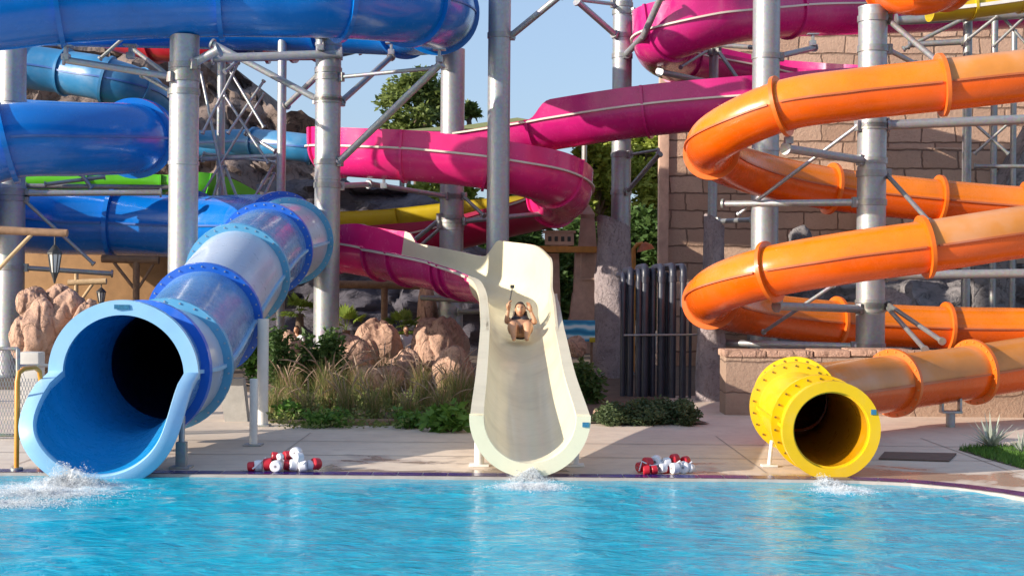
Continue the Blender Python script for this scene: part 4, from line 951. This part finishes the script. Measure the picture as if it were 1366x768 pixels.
# orange street lamp behind the pipes
x = at(845, 360, 31).x; o = thing('street_lamp', 'small orange lamp post with a drooping head behind the rock pillar', 'lamp post', (x, 31, 0))
MB().pipe([(x, 31, .03), (x, 31, zat(845, 332, 31)), (x+.08, 31, zat(845, 326, 31)), (x+.2, 31, zat(845, 325, 31))], .05, 10).build('post', M['obeam'], o)
MB().pipe([(x+.2, 31, zat(845, 324, 31)), (x+.24, 31, zat(845, 329, 31)), (x+.26, 31, zat(845, 334, 31))], [.06, .16, .2], 14).build('lamp_head', plain('terracotta', (.45, .12, .04), .6), o)
# olive canopies far behind
def canopy(label, px, py, Y, w, h):
    c = at(px, py, Y); k = Y/F; o = thing('canopy', label, 'canopy', (c.x, Y, 0)); a = w*k/2; hh = h*k
    MB().add([(c.x-a, Y-a, c.z-hh), (c.x+a, Y-a, c.z-hh), (c.x+a, Y+a, c.z-hh), (c.x-a, Y+a, c.z-hh), (c.x, Y, c.z)], [(0, 1, 4), (1, 2, 4), (2, 3, 4), (3, 0, 4), (3, 2, 1, 0)]).build('roof', M['olive'], o, flat=True)
    for sx in (-1, 1):
        for sy in (-1, 1): MB().pipe([(c.x+sx*a*.9, Y+sy*a*.9, 0), (c.x+sx*a*.9, Y+sy*a*.9, c.z-hh)], .08, 8).build('post', M['galv_dk'], o)
canopy('olive canopy roof with a peak right of the tall column', 690, 157, 44, 190, 26)
canopy('wide olive canopy roof left of the tall column', 600, 168, 46, 130, 14)
# log kerbs of the bed and deck mat
def log(label, a, b, r, mat):
    P_, Q_ = onz(*a, GZ), onz(*b, GZ); P_.z = Q_.z = r+.03
    o = MB().pipe([P_, (P_+Q_)/2 + V((0, .02, .005)), Q_], [r, r*.94, r*.98], 14).build('log_kerb', mat); recenter(o, P_); return tag(o, label, 'log kerb')
log('long timber kerb along the planted bed left of the cream slide', (452, 567), (632, 567), .05, M['wood'])
log('pinkish log lying at the edge of the dark ground cover', (796, 557), (876, 551), .075, M['temple'])
a, b, c, d = onz(1180, 604, GZ), onz(1276, 606, GZ), onz(1266, 616, GZ), onz(1172, 613, GZ)
mb = MB(); v = [a, b, c, d]; mb.add([(p.x, p.y, GZ+.004) for p in v] + [(p.x, p.y, GZ+.018) for p in v], [(4, 7, 6, 5), (0, 1, 5, 4), (1, 2, 6, 5), (2, 3, 7, 6), (3, 0, 4, 7)])
o = mb.build('rubber_mat', M['mat'], flat=True); recenter(o, a); tag(o, 'brown rubber mat on the deck right of the yellow mouth', 'mat')

# ================================================================== lane floats
def floats(label, px, py, spec, seed):
    b = onz(px, py, GZ); o = thing('lane_float_rope', label, 'lane rope', b, 'heaped lane ropes by the pool edge'); k = 1/ppm(b.y); r = random.Random(seed)
    for dx, dz, w, col, yaw in spec:
        c = V((b.x+dx*k, b.y + r.uniform(-.03, .09) + (.05 if dz > 14 else 0), GZ + dz*k)); R_ = w*k/2
        L = R_*.72; ax = V((math.cos(yaw), math.sin(yaw), r.uniform(-.15, .15))).normalized()
        prof = [(-1, .35), (-1, .8), (-.75, .98), (-.25, 1), (.25, 1), (.75, .98), (1, .8), (1, .35)]
        MB().pipe([c + ax*L*p for p, q in prof], [R_*q for p, q in prof], 20).build('float', M['redfloat'] if col else M['whitefloat'], o)
        MB().pipe([c - ax*L*1.03, c + ax*L*1.03], R_*.22, 10).build('float_hub', M['galv_dk'], o)
    pts = [V((b.x + (i-4)*.065 + r.uniform(-.03, .03), b.y-.02+r.uniform(-.04, .1), GZ+.03+.10*abs(math.sin(i*1.3)))) for i in range(9)]
    MB().pipe(pts, .008, 6).build('rope', M['whitefloat'], o)
floats('heap of red and white lane floats left of the cream slide', 376, 629, [(-42, 6, 13, 1, 0), (-33, 7, 15, 0, .2), (-20, 9, 17, 1, .1), (-7, 8, 16, 0, 1.5), (4, 19, 14, 1, .6), (6, 8, 15, 1, .2), (15, 9, 15, 0, .3), (17, 24, 16, 0, 1.4), (22, 18, 15, 0, .6), (28, 8, 15, 0, 0), (37, 8, 14, 0, .3), (44, 10, 16, 1, .8), (-12, 19, 12, 1, .3), (-3, 20, 9, 0, 1)], 5)
floats('heap of red and white lane floats right of the cream slide', 886, 632, [(-31, 8, 14, 1, .4), (-22, 14, 16, 1, .5), (-24, 6, 13, 1, 0), (-10, 16, 16, 0, 1.2), (-2, 8, 13, 0, .5), (4, 15, 13, 0, .3), (2, 6, 14, 1, .8), (15, 19, 14, 1, .6), (14, 8, 15, 0, .4), (27, 8, 17, 0, 1.3), (30, 16, 13, 1, .8), (36, 7, 12, 0, .9), (-14, 6, 12, 1, .2)], 6)

# ================================================================== plants
def leaves(mb, c, rad, n, size, r, m=0, flatten=.5, asp=.45):
    for _ in range(n):
        while True:
            d = V((r.uniform(-1, 1), r.uniform(-1, 1), r.uniform(-1, 1)))
            if d.length <= 1: break
        d = d*(d.length**.3 if d.length > 0 else 1)
        p = V(c) + V((d.x*rad[0], d.y*rad[1], d.z*rad[2]))
        a = V((r.gauss(0, 1), r.gauss(0, 1), r.gauss(0, flatten))).normalized(); b = a.orthogonal().normalized()
        b = Matrix.Rotation(r.uniform(0, 6.28), 3, a) @ b; s = size*r.uniform(.6, 1.4)
        mb.add([p, p + a*s*.5 + b*s*asp*.5, p + a*s, p + a*s*.5 - b*s*asp*.5], [(0, 1, 2, 3)], m)
def tree(label, px, ytop, ybot, Y, w, nclump, nleaf, size, mat, seed, cat='tree', group='trees behind the slides', trunk_h=.0):
    r = random.Random(seed); k = Y/F; zt, zb = zat(px, ytop, Y), max(.3, zat(px, ybot, Y)); x = at(px, (ytop+ybot)/2, Y).x
    o = thing('tree', label, cat, (x, Y, 0), group); rx = w*k/2; rz = (zt-zb)/2; cz = (zt+zb)/2
    tb = MB(); tb.pipe([(x, Y, 0), (x+.1, Y, zb*.6), (x, Y, cz), (x, Y, zt-.3*rz)], [.28, .2, .13, .03], 10)
    cr = MB()
    for _ in range(nclump):
        a, e = r.uniform(0, 6.28), r.uniform(-1, 1); q = r.uniform(.45, 1)**.6
        taper = (1-.45*max(0, e)) ; ce = math.sqrt(max(0, 1-e*e*.8))
        c = V((x + math.cos(a)*ce*rx*q*taper*.85, Y + math.sin(a)*ce*rx*q*taper*.85, cz + e*rz*.88))
        tb.pipe([(x, Y, max(zb*.7, c.z-.35*rz)), (V((x, Y, c.z-.15*rz))+c)/2, c], [.07, .045, .015], 6)
        s = r.uniform(.16, .30)
        leaves(cr, c, (rx*s*1.5, rx*s*1.5, rz*s*.9), int(nleaf*r.uniform(.6, 1.4)), size, r)
    tb.build('trunk', M['bark'], o); cr.build('crown', mat, o, flat=True)
    return o
tree('airy pine tree against the sky left of the tall column', 556, 92, 190, 60, 112, 34, 210, .26, M['leaf'], 1)
tree('small dark pine tip just left of the tall column', 626, 138, 200, 62, 34, 12, 200, .24, M['leaf'], 2)
tree('lime green tree crown right of the slim rock pillared column', 862, 148, 330, 46, 96, 46, 330, .24, M['leaf2'], 3)
tree('leafy green tree left of the rock pillared column', 795, 178, 380, 45, 86, 44, 330, .24, M['leaf2'], 4)
tree('dark green tree low behind the black pipes', 858, 270, 440, 42, 110, 44, 360, .24, M['leaf3'], 5)
tree('dark green tree behind the sandstone pillars', 765, 300, 440, 41, 100, 40, 360, .24, M['leaf3'], 6)
tree('dark green tree tucked under the lower magenta loop', 690, 250, 430, 44, 110, 40, 340, .26, M['leaf3'], 7)
tree('bright green tree above the yellow slide', 585, 236, 330, 46, 130, 40, 300, .26, M['leaf2'], 8)
tree('small green tree behind the left bend of the orange slide', 1010, 395, 490, 40, 70, 26, 260, .22, M['leaf4'], 9)
tree('dark shrubby tree at the far left behind the boulders', 40, 330, 470, 36, 120, 30, 260, .22, M['leaf3'], 10)
def bush(label, px, pyb, Y, w, h, mat, seed, n=1400, size=.10, name='bush', d=None):
    r = random.Random(seed); k = Y/F; x = at(px, pyb, Y).x; zt = h*k; rx = w*k/2
    o = thing(name, label, name, (x, Y, .02)); mb = MB(); st = MB()
    for _ in range(16):
        a, q = r.uniform(0, 6.28), r.random()**.5; z = r.uniform(.2, .8)*zt
        c = V((x+math.cos(a)*q*rx*.75, Y+math.sin(a)*q*(d or rx)*.7, z)); st.pipe([(x, Y, .02), (V((x, Y, .02))+c)/2 + V((0, 0, .05)), c], [.02, .015, .006], 5)
        leaves(mb, c, (rx*.42, (d or rx)*.4, zt*.28), n//16, size, r)
    st.build('stem', M['bark'], o); mb.build('foliage', mat, o, flat=True); return o
bush('dense dark green bush at the foot of the grey-blue column', 425, 500, 24, 70, 98, M['leaf3'], 1, 2600, .11)
bush('dark bush left of the bushy column foot', 372, 500, 23.6, 36, 96, M['leaf3'], 2, 1200, .10)
bush('bright broad leaved plant beside the cream slide', 600, 565, 17.7, 66, 42, M['leaf4'], 3, 420, .15, 'leafy_plant')
bush('low bright leaved plant among the grasses', 436, 560, 18.2, 70, 30, M['leaf4'], 4, 700, .08, 'leafy_plant')
bush('low leafy plant between the grass clumps', 545, 560, 18.2, 60, 30, M['leaf4'], 14, 600, .08, 'leafy_plant')
bush('small leafy plant at the left end of the grasses', 385, 556, 19, 40, 34, M['leaf4'], 15, 500, .08, 'leafy_plant')
bush('dark green creeper beside the upper right of the cream slide', 782, 500, 22, 46, 66, M['leaf3'], 5, 1500, .10)
for lab, px, w, h, s_ in (('dark prickly ground shrub just right of the cream slide', 812, 62, 32, 6), ('dark prickly ground shrub in front of the black pipes', 860, 64, 40, 7), ('dark prickly ground shrub beside the stout rock pillar', 908, 56, 38, 8)):
    bush(lab, px, 556, 18.9, w, h, M['leaf6'], s_, 3400, .06, 'ground_shrub', .4)
bush('pale trailing plant in the left corner behind the boulders', 350, 480, 26, 50, 100, M['leaf4'], 9, 1200, .12)
bush('grey green shrub inside the shaded ledge on the right', 1215, 418, 28, 50, 40, M['leaf3'], 19, 600, .12)
def palm(label, px, pyc, Y, w, n, seed):
    r = random.Random(seed); k = Y/F; c = at(px, pyc, Y); L = w*k/2
    o = thing('palm', label, 'palm', (c.x, Y, 0)); MB().pipe([(c.x, Y, 0), (c.x, Y, c.z*.5), (c.x, Y, c.z)], [.12, .10, .07], 12).build('trunk', M['bark'], o)
    mb = MB()
    for i in range(n):
        az = r.uniform(0, 6.28); el = r.uniform(-.1, 1.4); d = V((math.cos(az)*math.cos(el), math.sin(az)*math.cos(el), math.sin(el)))
        side = d.cross(V((0, 0, 1))).normalized(); up = side.cross(d); hub = c + d*L*.45
        for j in range(13):
            a = (j-6)*.2; q = (d*math.cos(a) + side*math.sin(a)); l = L*.6*(1-.25*abs(a)); tip = hub + q*l + V((0, 0, -.25*l*abs(a)-.1*l)); mid = hub + q*l*.55
            wv = q.cross(up).normalized()*.03*l/L*2
            mb.add([hub, mid + wv, tip, mid - wv], [(0, 1, 2, 3)])
        mb.add([c, c+side*.015, hub+side*.01, hub-side*.01], [(0, 1, 2, 3)])
    mb.build('crown', M['palm'], o, flat=True); return o
palm('bright green fan palm behind the dome boulder', 537, 440, 28, 64, 16, 1)
palm('fan palm with drooping fronds right of the grey-blue column', 462, 440, 27, 76, 14, 2)
palm('fan palm half hidden left of the grey-blue column', 400, 418, 27.5, 66, 14, 3)
# fountain grass clumps
def grass_proto(seed, label):
    r = random.Random(seed); o = thing('grass_clump', label, 'grass clump', (0, 0, 0), 'feathery grasses in the planted bed')
    for nm, n, mat, L0, L1 in (('green_blades', 170, 'grass', .3, .66), ('dry_blades', 110, 'straw', .3, .66)):
        mb = MB()
        for _ in range(n):
            a = r.uniform(0, 6.28); sp = r.uniform(.08, .5); L = r.uniform(L0, L1); b = V((r.gauss(0, .07), r.gauss(0, .07), 0)); d = V((math.cos(a), math.sin(a), 0)); s = V((-d.y, d.x, 0))*.0036
            P = [b + d*sp*L*(f**1.8) + V((0, 0, L*(f - .28*sp*2*f*f))) for f in (0, .35, .7, 1)]
            mb.grid([[p - s*(1-i/3.6), p + s*(1-i/3.6)] for i, p in enumerate(P)])
        mb.build(nm, M[mat], o, flat=True)
    mb = MB()
    for _ in range(9):
        a = r.uniform(0, 6.28); sp = r.uniform(.3, .95); L = r.uniform(.55, .9); d = V((math.cos(a), math.sin(a), 0))
        P = [d*sp*L*(f**1.6)*.75 + V((0, 0, L*(f - .38*sp*f*f*f))) for f in [i/9 for i in range(10)]]
        mb.pipe(P, [.0026]*6 + [.006, .0085, .007, .002], 5)
    mb.build('plumes', M['plume'], o, flat=True); return o
g1 = grass_proto(1, 'feathery fountain grass clump with green and straw blades in the planted bed'); g2 = grass_proto(2, g1['label']); g3 = grass_proto(5, g1['label'])
spots = [(366, 556), (392, 552), (412, 560), (440, 548), (462, 560), (497, 561), (520, 545), (543, 562), (568, 548), (588, 560), (612, 552), (380, 536), (430, 532), (480, 538), (560, 530), (600, 534), (512, 526), (626, 540), (450, 522), (404, 520)]
r = random.Random(8); protos = [g1, g2, g3]; used = set()
for i, (px, py) in enumerate(spots):
    b = onz(px, py, .03); b.y = min(b.y, 24); b.x = at(px, py, b.y).x; b.z = .03; g = protos[i % 3]
    sc = (.95 if py > 555 else 1.2)*r.uniform(.8, 1.2); rz = r.uniform(0, 6.28)
    if i < 3: g.location = b; g.rotation_euler = (0, 0, rz); g.scale = (sc,)*3
    else: copy_tree(g, b, rz, sc)
mb = MB(); r = random.Random(21)
for _ in range(4200):
    px, y = r.uniform(358, 650), r.uniform(17.75, 22.5); x = at(px, 560, y).x; z = .07 + max(0, .30*noise.noise((x*1.7, y*1.7, 2)) + .10)*r.random()
    a = V((r.gauss(0, 1), r.gauss(0, 1), abs(r.gauss(0, .8)))).normalized(); b = a.orthogonal().normalized(); b = Matrix.Rotation(r.uniform(0, 6.28), 3, a) @ b; sz = r.uniform(.035, .09); p = V((x, y, z))
    mb.add([p, p + a*sz*.5 + b*sz*.25, p + a*sz, p + a*sz*.5 - b*sz*.25], [(0, 1, 2, 3)])
o = mb.build('ground_cover', M['leaf5'], flat=True); struct(o, 'stuff'); o['label'] = 'low green ground cover between the grass clumps in the planted bed'; o['category'] = 'ground cover'
# agave and grass patch at right
b = onz(1322, 600, GZ); o = thing('agave', 'pale spiky agave plant at the right edge of the deck', 'agave', b); mb = MB(); r = random.Random(6)
for i in range(42):
    a = r.uniform(0, 6.28); el = r.uniform(.25, 1.45); L = r.uniform(.28, .48); d = V((math.cos(a)*math.cos(el), math.sin(a)*math.cos(el), math.sin(el))); s = d.cross(V((0, 0, 1))).normalized()*.018
    q = b + V((0, 0, .03)); mb.add([q - s*.6, q + s*.6, q + d*L*.4 + s, q + d*L*.4 - s, q + d*L + V((0, 0, -.03))], [(0, 1, 2, 3), (3, 2, 4)])
mb.build('leaves', M['agave'], o, flat=True)
b2 = onz(1362, 606, GZ); o2 = copy_tree(o, b2, 1.0, .62, 'smaller pale agave cut by the right edge of the picture')
poly = [onz(*p, GZ) for p in ((1278, 600), (1300, 597), (1420, 596), (1500, 640), (1420, 636), (1366, 626), (1320, 613))]
mb = MB(); mb.add([(p.x, p.y, GZ+.006) for p in poly], [tuple(range(len(poly)))[::-1]])
struct(mb.build('lawn_soil', M['soil'], flat=True))
mb = MB(); r = random.Random(9)
def inside(x, y):
    c = False
    for i in range(len(poly)):
        a, b = poly[i], poly[i-1]
        if (a.y > y) != (b.y > y) and x < (b.x-a.x)*(y-a.y)/(b.y-a.y)+a.x: c = not c
    return c
X0, X1 = min(p.x for p in poly), max(p.x for p in poly); Y0, Y1 = min(p.y for p in poly), max(p.y for p in poly); n = 0
while n < 7000:
    x, y = r.uniform(X0, X1), r.uniform(Y0, Y1)
    if not inside(x, y): continue
    n += 1; a = r.uniform(0, 6.28); h = r.uniform(.03, .09); w = .006
    mb.add([(x-w*math.cos(a), y-w*math.sin(a), GZ+.005), (x+w*math.cos(a), y+w*math.sin(a), GZ+.005), (x+r.gauss(0, .02), y+r.gauss(0, .02), GZ+h)], [(0, 1, 2)])
o = mb.build('lawn', M['leaf4'], flat=True); struct(o, 'stuff'); o['label'] = 'bright green grass growing at the right edge of the deck'; o['category'] = 'grass'

# ================================================================== people
def skinned(name, joints, bones, root, mat, parent, sub=2, extra=None):
    me = bpy.data.meshes.new(name); names = list(joints); idx = {n: i for i, n in enumerate(names)}
    me.from_pydata([joints[n][0] for n in names], [(idx[a], idx[b]) for a, b in bones], [])
    o = bpy.data.objects.new(name + '_tmp', me); COL.objects.link(o)
    md = o.modifiers.new('s', 'SKIN'); md.use_smooth_shade = True
    for i, n in enumerate(names):
        rr_ = joints[n][1]; me.skin_vertices[0].data[i].radius = rr_ if isinstance(rr_, tuple) else (rr_, rr_); me.skin_vertices[0].data[i].use_root = (n == root)
    s2 = o.modifiers.new('u', 'SUBSURF'); s2.levels = s2.render_levels = sub
    dg = bpy.context.evaluated_depsgraph_get(); dg.update(); ev = o.evaluated_get(dg); m2 = bpy.data.meshes.new_from_object(ev)
    bpy.data.objects.remove(o)
    bm = bmesh.new(); bm.from_mesh(m2); mb = MB(); mb.bm(bm)
    if extra: extra(mb)
    return mb.build(name, mat, parent, sharp=180)
def head_blob(mb, c, fw, up, s=1.0):
    """skull, jaw, nose, ears as part of the body mesh; fw = facing, up = crown"""
    fw = V(fw).normalized(); up = (V(up) - fw*V(up).dot(fw)).normalized(); rt = fw.cross(up)
    bm = bmesh.new(); bmesh.ops.create_uvsphere(bm, u_segments=28, v_segments=20, radius=1)
    for v in bm.verts:
        x, y, z = v.co                     # x right, y front, z up
        w = .074*(1 - .22*max(0, -z)**1.3); d = .094; hgt = .115
        px, py, pz = x*w, y*d, z*hgt
        if y > .2 and z < 0: py += .012*(-z)*y
        if y > .5: py += .020*math.exp(-((x/.16)**2) - ((z+.12)/.22)**2); py -= .010*math.exp(-(((abs(x)-.36)/.17)**2) - ((z-.08)/.13)**2); py += .006*math.exp(-((x/.3)**2) - ((z+.5)/.1)**2)
        v.co = rt*px*s + fw*py*s + up*pz*s
    mb.bm(bm, 0, c)
    for sg in (-1, 1):
        bm = bmesh.new(); bmesh.ops.create_uvsphere(bm, u_segments=10, v_segments=8, radius=1)
        for v in bm.verts: v.co = rt*(v.co.x*.012)*s + fw*(v.co.y*.02)*s + up*(v.co.z*.032)*s
        mb.bm(bm, 0, V(c) + rt*sg*.075*s)
    return fw, up, rt
def face_bits(par, c, fw, up, rt, s=1.0):
    e, e2, l = MB(), MB(), MB()
    for sg in (-1, 1):
        for mb, rr_, off in ((e, .0105, .080), (e2, .0062, .089)):
            bm = bmesh.new(); bmesh.ops.create_uvsphere(bm, u_segments=10, v_segments=8, radius=rr_*s); mb.bm(bm, 0, V(c) + rt*sg*.029*s + fw*off*s*.93 + up*.008*s)
        bm = bmesh.new(); bmesh.ops.create_uvsphere(bm, u_segments=10, v_segments=6, radius=1)
        for v in bm.verts: v.co = rt*v.co.x*.018*s + fw*v.co.y*.006*s + up*v.co.z*.004*s
        e2.bm(bm, 0, V(c) + rt*sg*.03*s + fw*.088*s + up*.03*s)
    bm = bmesh.new(); bmesh.ops.create_uvsphere(bm, u_segments=12, v_segments=8, radius=1)
    for v in bm.verts: v.co = rt*v.co.x*.024*s + fw*v.co.y*.008*s + up*v.co.z*.008*s
    l.bm(bm, 0, V(c) + fw*.089*s - up*.055*s)
    e.build('eyes', M['whitefloat'], par); e2.build('eye_detail', M['hair'], par); l.build('mouth', M['lips'], par)
def hair(par, c, fw, up, rt, s=1.0, long=0):
    mb = MB(); bm = bmesh.new(); bmesh.ops.create_uvsphere(bm, u_segments=28, v_segments=20, radius=1); dele = []
    for v in bm.verts:
        x, y, z = v.co
        if (y > .35 and z < .52) or (z < -.35 - long): dele.append(v)
        n = 1 + .05*noise.noise(v.co*6); v.co = (rt*x*.086 + fw*(y*.102-.008) + up*(z*.125+.006))*s*n
    bmesh.ops.delete(bm, geom=dele, context='VERTS'); mb.bm(bm, 0, c)
    if long:
        for i in range(15):
            a = (i-7)*.21; p = V(c) + (-fw*math.cos(a)*.085 + rt*math.sin(a)*.085 - up*.02)*s
            mb.pipe([p, p - up*.08*s + rt*math.sin(a)*.015, p - up*.17*s + rt*math.sin(a)*.04], [.02*s, .019*s, .006*s], 7)
    mb.build('hair', M['hair'], par)
def fingers(mb, wrist, d, nrm, s=1.0, curl=.5):
    """palm, four unequal bent fingers and a side thumb in the same mesh"""
    d, nrm = V(d).normalized(), V(nrm).normalized(); nrm = (nrm - d*nrm.dot(d)).normalized(); sd2 = d.cross(nrm); w = V(wrist)
    mb.pipe([w - d*.02*s, w + d*.03*s, w + d*.085*s], [.024*s, .034*s, .034*s], 10)
    for k, L in enumerate((.062, .075, .07, .055)):
        p = w + d*.08*s + sd2*(k-1.5)*.019*s; a = d; pts = [p - d*.02*s, p]
        for j, f in enumerate((.45, .32, .23)):
            a = (a + nrm*curl*(.5+.3*j)).normalized(); pts.append(pts[-1] + a*L*f*s)
        mb.pipe(pts, [.0095*s, .0095*s, .0088*s, .008*s, .0065*s], 7)
    p = w + d*.025*s - sd2*.028*s; t1 = (d*.7 - sd2*.7 + nrm*.2).normalized(); t2 = (d*.9 - sd2*.25 + nrm*.5).normalized()
    mb.pipe([p, p + t1*.04*s, p + t1*.04*s + t2*.028*s, p + t1*.04*s + t2*.05*s], [.014*s, .012*s, .0105*s, .008*s], 8)
# the sliding woman: reclined, knees bent toward the camera, one arm up with a selfie stick
wi = min(range(PP.i(38), PP.n), key=lambda i: abs(PP.p[i].y - 20.6)); fl_ = PP.pt(wi, 0, -PP.a[wi][0]*PP.a[wi][3]+.035)
base = V((at(694, 440, 20.4).x, 20.4, fl_.z - .02))
wo = thing('person', 'woman in a dark bikini sliding on her back down the cream slide, one arm raised', 'person', base)
o0 = base
def w3(x, y, z): return o0 + V((x, y, z))*.9
J = {'pelvis': (w3(0, .02, .115), (.125, .095)), 'belly': (w3(0, .17, .16), (.105, .08)), 'chest': (w3(0, .33, .235), (.125, .09)), 'neck0': (w3(0, .45, .315), .055), 'neck': (w3(0, .49, .37), .045), 'head': (w3(0, .50, .42), .055)}
Bn = [('pelvis', 'belly'), ('belly', 'chest'), ('chest', 'neck0'), ('neck0', 'neck'), ('neck', 'head')]
for sg, n in ((-1, 'l'), (1, 'r')):
    J.update({'hip'+n: (w3(sg*.095, -.02, .12), .105), 'thigh'+n: (w3(sg*.112, -.16, .19), .098), 'knee'+n: (w3(sg*.118, -.36, .235), .066), 'calf'+n: (w3(sg*.112, -.42, .12), .055), 'ankle'+n: (w3(sg*.10, -.45, .03), .034), 'foot'+n: (w3(sg*.10, -.50, .015), .032), 'toe'+n: (w3(sg*.108, -.60, .01), .022)})
    Bn += [('pelvis', 'hip'+n), ('hip'+n, 'thigh'+n), ('thigh'+n, 'knee'+n), ('knee'+n, 'calf'+n), ('calf'+n, 'ankle'+n), ('ankle'+n, 'foot'+n), ('foot'+n, 'toe'+n)]
J.update({'shl': (w3(-.155, .40, .27), .052), 'ell': (w3(-.225, .24, .26), .038), 'wrl': (w3(-.19, .22, .47), .024), 'shr': (w3(.155, .40, .27), .052), 'elr': (w3(.25, .26, .25), .038), 'wrr': (w3(.17, .30, .44), .024)})
Bn += [('chest', 'shl'), ('shl', 'ell'), ('ell', 'wrl'), ('chest', 'shr'), ('shr', 'elr'), ('elr', 'wrr')]
hc = w3(0, .49, .455); fwv, upv = V((0, -.93, .2)), V((0, .25, .95))
HD = {}
def ex(mb):
    HD['f'] = head_blob(mb, hc, fwv, upv, .95)
    fingers(mb, J['wrl'][0], V((.02, -.02, 1)), V((1, -.3, 0)), .95, .9); fingers(mb, J['wrr'][0], V((-.25, .1, .8)), V((-.6, -.5, 0)), .95, .3)
body = skinned('body', J, Bn, 'pelvis', M['skin'], wo, 2, ex)
f_, u_, r__ = HD['f']; face_bits(wo, hc, f_, u_, r__, .95); hair(wo, hc, f_, u_, r__, .95, .25)
mb = MB()
for sg in (-1, 1):
    bm = bmesh.new(); bmesh.ops.create_uvsphere(bm, u_segments=16, v_segments=12, radius=1)
    for v in bm.verts: v.co = V((v.co.x*.072, v.co.y*.06, v.co.z*.05))
    mb.bm(bm, 0, w3(sg*.066, .325, .305))
def band(y, z, rx, rz, th, n=24):
    pts = [w3(math.cos(k*6.2832/n)*rx, y + math.sin(k*6.2832/n)*rz*.35, z + math.sin(k*6.2832/n)*rz) for k in range(n+1)]; mb.pipe(pts, th, 6, 0, False)
band(.335, .24, .142, .088, .016)
mb.pipe([w3(-.065, .33, .34), w3(-.06, .43, .375), w3(-.03, .51, .36)], .008, 6); mb.pipe([w3(.065, .33, .34), w3(.06, .43, .375), w3(.03, .51, .36)], .008, 6)
mb.build('bikini_top', M['swim'], wo)
mb = MB()
for k in range(5): band(-.0+.018*k, .115+.004*k, .142-.006*k, .102-.002*k, .02)
mb.build('bikini_bottom', M['swim'], wo)
hw = J['wrl'][0]; st = thing('selfie_stick', 'black selfie stick with a small camera held up by the sliding woman', 'selfie stick', hw)
MB().pipe([hw + V((.0, -.015, .03)), hw + V((.01, -.01, .08)), hw + V((.05, .0, .30))], [.014, .012, .008], 8).build('pole', M['blackm'], st)
MB().bevbox(hw + V((.052, 0, .325)), (.06, .04, .05), .008).build('camera', M['blackm'], st)
# two standing figures behind the rocks
def stander(label, px, ytop, Y, top, face, hairlong, scale, arm_up=0):
    x = at(px, ytop+10, Y).x; zt = zat(px, ytop, Y); s = zt/1.66 if scale is None else scale; zb = zt - 1.66*s
    o = thing('person', label, 'person', (x, Y, zb)); B = V((x, Y, zb)); fw = V((math.sin(face), -math.cos(face), 0)); rt = V((fw.y, -fw.x, 0))*-1
    def q(a, b, c): return B + (rt*a + fw*b + V((0, 0, c)))*s
    J = {'pelvis': (q(0, 0, .92), .14*s), 'waist': (q(0, .01, 1.08), .12*s), 'chest': (q(0, 0, 1.25), .145*s), 'neck0': (q(0, -.01, 1.40), .06*s), 'neck': (q(0, 0, 1.47), .05*s), 'head': (q(0, .01, 1.52), .055*s)}
    Bn = [('pelvis', 'waist'), ('waist', 'chest'), ('chest', 'neck0'), ('neck0', 'neck'), ('neck', 'head')]
    for sg, n in ((-1, 'l'), (1, 'r')):
        J.update({'hip'+n: (q(sg*.1, 0, .86), .095*s), 'knee'+n: (q(sg*.11, .02, .47), .06*s), 'ank'+n: (q(sg*.11, -.01, .09), .04*s), 'toe'+n: (q(sg*.12, .13, .04), .035*s), 'sh'+n: (q(sg*.19, 0, 1.35), .06*s), 'el'+n: (q(sg*.25, .02, 1.07), .042*s), 'wr'+n: (q(sg*.24, .14, .86), .027*s)})
        Bn += [('pelvis', 'hip'+n), ('hip'+n, 'knee'+n), ('knee'+n, 'ank'+n), ('ank'+n, 'toe'+n), ('chest', 'sh'+n), ('sh'+n, 'el'+n), ('el'+n, 'wr'+n)]
    hc = q(0, .02, 1.555); H2 = {}
    def ex(mb):
        H2['f'] = head_blob(mb, hc, fw, V((0, 0, 1)), s)
        for n in 'lr': fingers(mb, J['wr'+n][0], V((0, 0, -1)) + fw*.5, -rt if n == 'r' else rt, s, .3)
    skinned('body', J, Bn, 'pelvis', M['skin'], o, 2, ex)
    f, u, r = H2['f']; face_bits(o, hc, f, u, r, s); hair(o, hc, f, u, r, s, hairlong)
    Jt = {k: (v[0], v[1]*1.10 + .008) for k, v in J.items() if k in ('pelvis', 'waist', 'chest', 'shl', 'shr')}
    Jt['ul'] = (J['shl'][0].lerp(J['ell'][0], .6), .058*s); Jt['ur'] = (J['shr'][0].lerp(J['elr'][0], .6), .058*s)
    skinned('shirt', Jt, [('pelvis', 'waist'), ('waist', 'chest'), ('chest', 'shl'), ('chest', 'shr'), ('shl', 'ul'), ('shr', 'ur')], 'pelvis', top, o, 2)
    Jt = {k: (J[k][0] if k != 'pelvis' else q(0, 0, .9), J[k][1]*1.1+.008) for k in ('pelvis', 'hipl', 'hipr')}
    Jt['tl'] = (J['hipl'][0].lerp(J['kneel'][0], .75), .085*s); Jt['tr'] = (J['hipr'][0].lerp(J['kneer'][0], .75), .085*s)
    skinned('shorts', Jt, [('pelvis', 'hipl'), ('pelvis', 'hipr'), ('hipl', 'tl'), ('hipr', 'tr')], 'pelvis', M['swim'], o, 2)
    return o
stander('dark haired person in a white T-shirt half hidden behind the dome boulder', 541, 435, 27.6, M['tshirt'], .7, 0, .64)
stander('person with reddish brown hair and a pale top beside the dark bush', 396, 435, 27, M['tshirt'], -.3, .2, .64)
